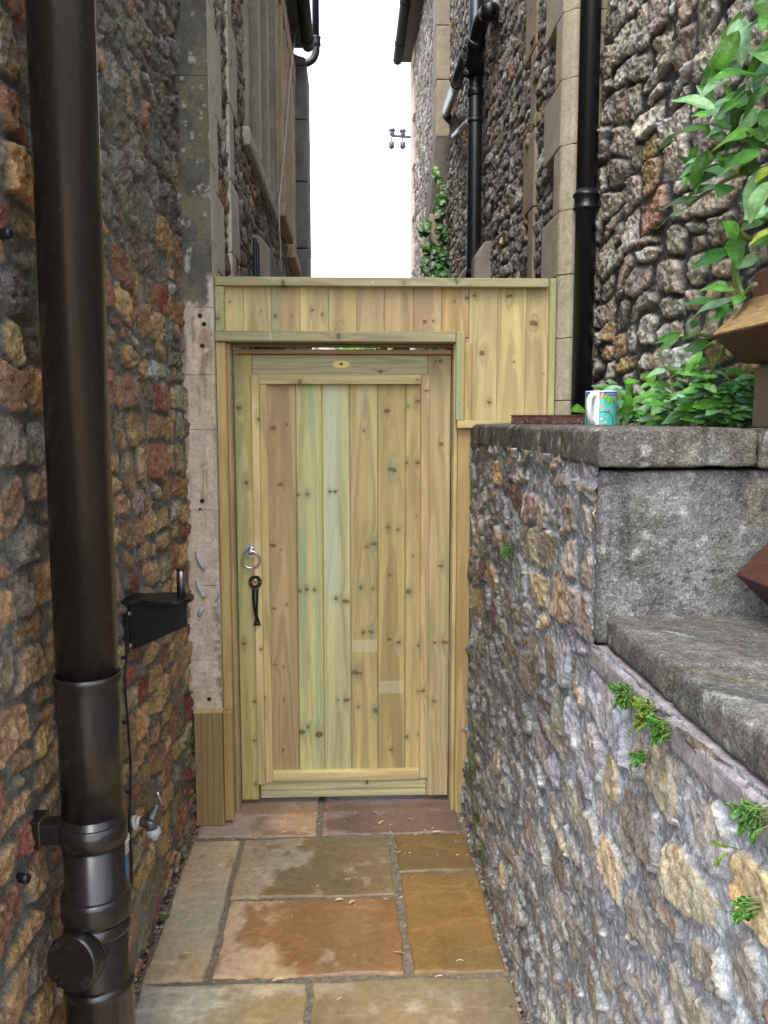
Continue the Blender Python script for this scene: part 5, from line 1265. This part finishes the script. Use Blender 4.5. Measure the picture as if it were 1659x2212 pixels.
# little wall ferns
fl = [(1100, 1190, 16, 26, G_M, 'small dark fern high on the rubble face under the coping'), (1350, 1503, 30, 34, G_M, 'green rue fern, upper one of three under the step coping'), (1397, 1535, 30, 36, (.22, .32, .03), 'yellowish rue fern, middle one of three under the step coping'), (1428, 1580, 34, 44, G_M, 'bushy green rue fern, lowest of three under the step coping'),
      (1386, 1634, 14, 20, G_M, 'tiny green fern below the three rue ferns'), (1630, 1752, 34, 46, (.10, .27, .05), 'pale round leaved fern at the right edge of the rubble face'), (1571, 1835, 12, 40, (.25, .40, .04), 'narrow yellow green spleenwort frond on the rubble face'), (1618, 1958, 20, 28, G_M, 'small green fern near the bottom right of the rubble face')]
for u, v, ru, rv, c_, lab in fl:
    o_ = at(u, v, X=XG - .03); t = thing('wall_fern', lab, 'fern', o_, 'ferns rooted in the rubble wall'); LV = Leaves(); s_ = MB(); sc = o_.y / 1800
    nfr = 1 if 'frond' in lab else max(9, int(ru * 1.1))
    for k in range(nfr * (2 if nfr == 1 else 1)):
        an = rng.uniform(0, 6.28) if nfr > 1 else math.pi / 2 + rng.uniform(-.2, .2) + k * math.pi; rr_ = rng.uniform(.6, 1.05)
        root = o_ + Vector((.012, 0, 0)) + (Vector((0, rng.gauss(0, 1) * ru * sc * .35, rng.gauss(0, 1) * rv * sc * .3)) if nfr > 1 else Vector((0, 0, 0)))
        end = root + Vector((-rng.uniform(.008, .03), -math.cos(an) * ru * sc * rr_ * 1.0, math.sin(an) * rv * sc * rr_ * .75 - .004)); s_.tube([root, root.lerp(end, .5) + Vector((-.006, 0, .002)), end], .0006, 5)
        nl = 11 if nfr > 1 else 9
        for j in range(nl):
            tt = .25 + .75 * j / (nl - 1); q = root.lerp(end, tt) + Vector((-.006 * (1 - (2 * tt - 1) ** 2), 0, 0)); dirn = (end - root).normalized()
            for sg in (-1, 1):
                sd = Vector((-.35, dirn.z * sg, -dirn.y * sg)) + dirn * .5; LV.add(q, q + sd.normalized() * rng.uniform(.003, .0058), rng.uniform(.0014, .0026), gv([k * rng.uniform(.5, .95) for k in c_]), up=(-1 + rng.uniform(-.4, .4), -.2 + rng.uniform(-.5, .5), .3 + rng.uniform(-.4, .4)), teeth=0, n=4, shape=2)
    LV.build('frond', t); s_.build('stem', M['stem'], t)
# fallen leaf
LV = Leaves(); a, b = at(346, 1990, Z=.004), at(368, 1974, Z=.006); LV.add(a, b, .011, (.05, .20, .025), up=(0, 0, 1), teeth=5, droop=.15)
o = LV.build('fallen_leaf', None); tag(o, 'single bright green leaf fallen at the foot of the left wall', 'leaf'); rebase(o)

# ivy on the far pilaster
ivy = thing('ivy', 'dark ivy climbing the stepped pilaster on the right flank wall', 'ivy', (.66, 6.8, 1.5)); LV = Leaves(); s_ = MB()
def ivy_at(u, v, s, c_):
    y = 6.72 if u > 936 else 6.95; p0 = at(u, v, Y=y - rng.uniform(0, .12)); an = rng.uniform(-2.6, -.5); d = Vector((math.cos(an), -.3, math.sin(an))) * s
    LV.add(p0, p0 + d, s * .55, gv([k * .6 for k in c_]), up=(-.2 + rng.uniform(-.4, .4), -.9, .3 + rng.uniform(-.4, .4)), teeth=0, n=6, shape=1, droop=.05)
for k in range(170): ivy_at(rng.gauss(949, 9), rng.uniform(530, 640), rng.uniform(.04, .075), rng.choice([G_D, G_D, G_M]))
for k in range(46): ivy_at(950 + rng.uniform(-6, 10), rng.uniform(410, 535), rng.uniform(.035, .06), rng.choice([G_D, G_M]))
for k in range(26): ivy_at(rng.uniform(914, 932), rng.uniform(520, 600), rng.uniform(.04, .07), rng.choice([G_D, G_M]))
for k in range(14): ivy_at(rng.uniform(912, 924), rng.uniform(478, 500), rng.uniform(.05, .07), G_M)
for k in range(10): ivy_at(936 + k * 2.2 + rng.uniform(-1, 1), 362 + k * 4.6, .045, rng.choice([(.20, .36, .03), G_M]))
for k in range(240): a = Vector((.64 + rng.gauss(0, .035), rng.uniform(6.6, 7.4), rng.uniform(.2, 2.6))); LV.add(a, a + Vector((rng.uniform(-.5, .5), -.3, -.7)).normalized() * .06, .035, gv(G_D), up=(-.8, -.5, .3), teeth=0, n=5, shape=1)
LV.build('foliage', ivy)
s_.tube(smooth([Vector((.66, 6.9, 0)), Vector((.655, 6.88, 1.5)), at(950, 560, Y=6.8), at(955, 470, Y=6.75), at(945, 390, Y=6.76), at(937, 358, Y=6.78)], 4), .008, 8); s_.build('stem', M['twig'], ivy)

# ---- what closes the alley far behind the gate
def pal_b(u, v, rng): return pick(rng, [(2, (.42, .40, .38)), (1, (.34, .31, .29)), (1, (.48, .45, .42)), (.3, (.40, .24, .18))])
bw = thing('boundary_wall', 'pale stone boundary wall beyond the far end of the alley', 'wall', (-1.5, 15, 0))
rubble('rubble_face', axis_coords([(-5, .5, .03)]), axis_coords([(0, 3.6, .03)]), lambda u, v, h: np.stack([u, 15.0 - h, v], -1), (.08, .16), (.15, .35), pal_b, (.10, .10, .10), .02, .014, 51, bw)
MB().box(-5, .5, 15.02, 15.3, 0, 3.6).build('core', M['wall'], bw)
hg = thing('hedge', 'bright green bushy hedge beyond the far end of the alley', 'hedge', (2, 14.2, 0)); LV = Leaves()
for k in range(3200):
    x = rng.uniform(-.15, 4.5); z = rng.uniform(0, 3.6) - .25 * abs(math.sin(x * 2.1)); a = Vector((x, 14.0 + rng.uniform(-.3, .5), z)); d = Vector((rng.uniform(-1, 1), -.4, rng.uniform(-.8, .6))).normalized() * rng.uniform(.10, .18)
    LV.add(a, a + d, .04, gv(rng.choice([G_M, G_P, (.13, .30, .03)])), up=(0, -.7, .7), teeth=0, n=3, shape=2)
LV.build('foliage', hg)
MB().box(-.1, 4.5, 14.3, 14.9, 0, 3.1, .1).build('twigs', M['soil'], hg)

# ================================================================== LIGHT
w = bpy.data.worlds.new('World'); SC.world = w; w.use_nodes = True; nt = w.node_tree
bg = nt.nodes['Background']; sky = nt.nodes.new('ShaderNodeTexSky'); sky.sky_type = 'NISHITA'; sky.sun_disc = False
SUN_EL, SUN_AZ = R(58), R(200)
sky.sun_elevation = SUN_EL; sky.sun_rotation = SUN_AZ; sky.air_density = 1.0; sky.dust_density = 1.5; sky.ozone_density = 1.0
hs = nt.nodes.new('ShaderNodeHueSaturation'); hs.inputs['Saturation'].default_value = .38
nt.links.new(sky.outputs[0], hs.inputs['Color']); nt.links.new(hs.outputs[0], bg.inputs['Color']); bg.inputs['Strength'].default_value = 0.15
sd = bpy.data.lights.new('sun', 'SUN'); sd.energy = 0.8; sd.angle = R(35); sd.color = (1, .97, .92)
so = bpy.data.objects.new('sun', sd); COL.objects.link(so)
dv = Vector((math.sin(SUN_AZ) * math.cos(SUN_EL), math.cos(SUN_AZ) * math.cos(SUN_EL), math.sin(SUN_EL)))
so.rotation_euler = (-dv).to_track_quat('-Z', 'Y').to_euler(); so.location = (0, -4, 9)
SC.view_settings.view_transform = 'Standard'; SC.view_settings.look = 'None'; SC.view_settings.gamma = 1; SC.view_settings.exposure = 2.1
SC.cycles.use_denoising = True; SC.cycles.denoiser = 'OPENIMAGEDENOISE'; SC.cycles.denoising_input_passes = 'RGB_ALBEDO_NORMAL'; SC.cycles.denoising_prefilter = 'NONE'; SC.cycles.max_bounces = 8; SC.cycles.diffuse_bounces = 5
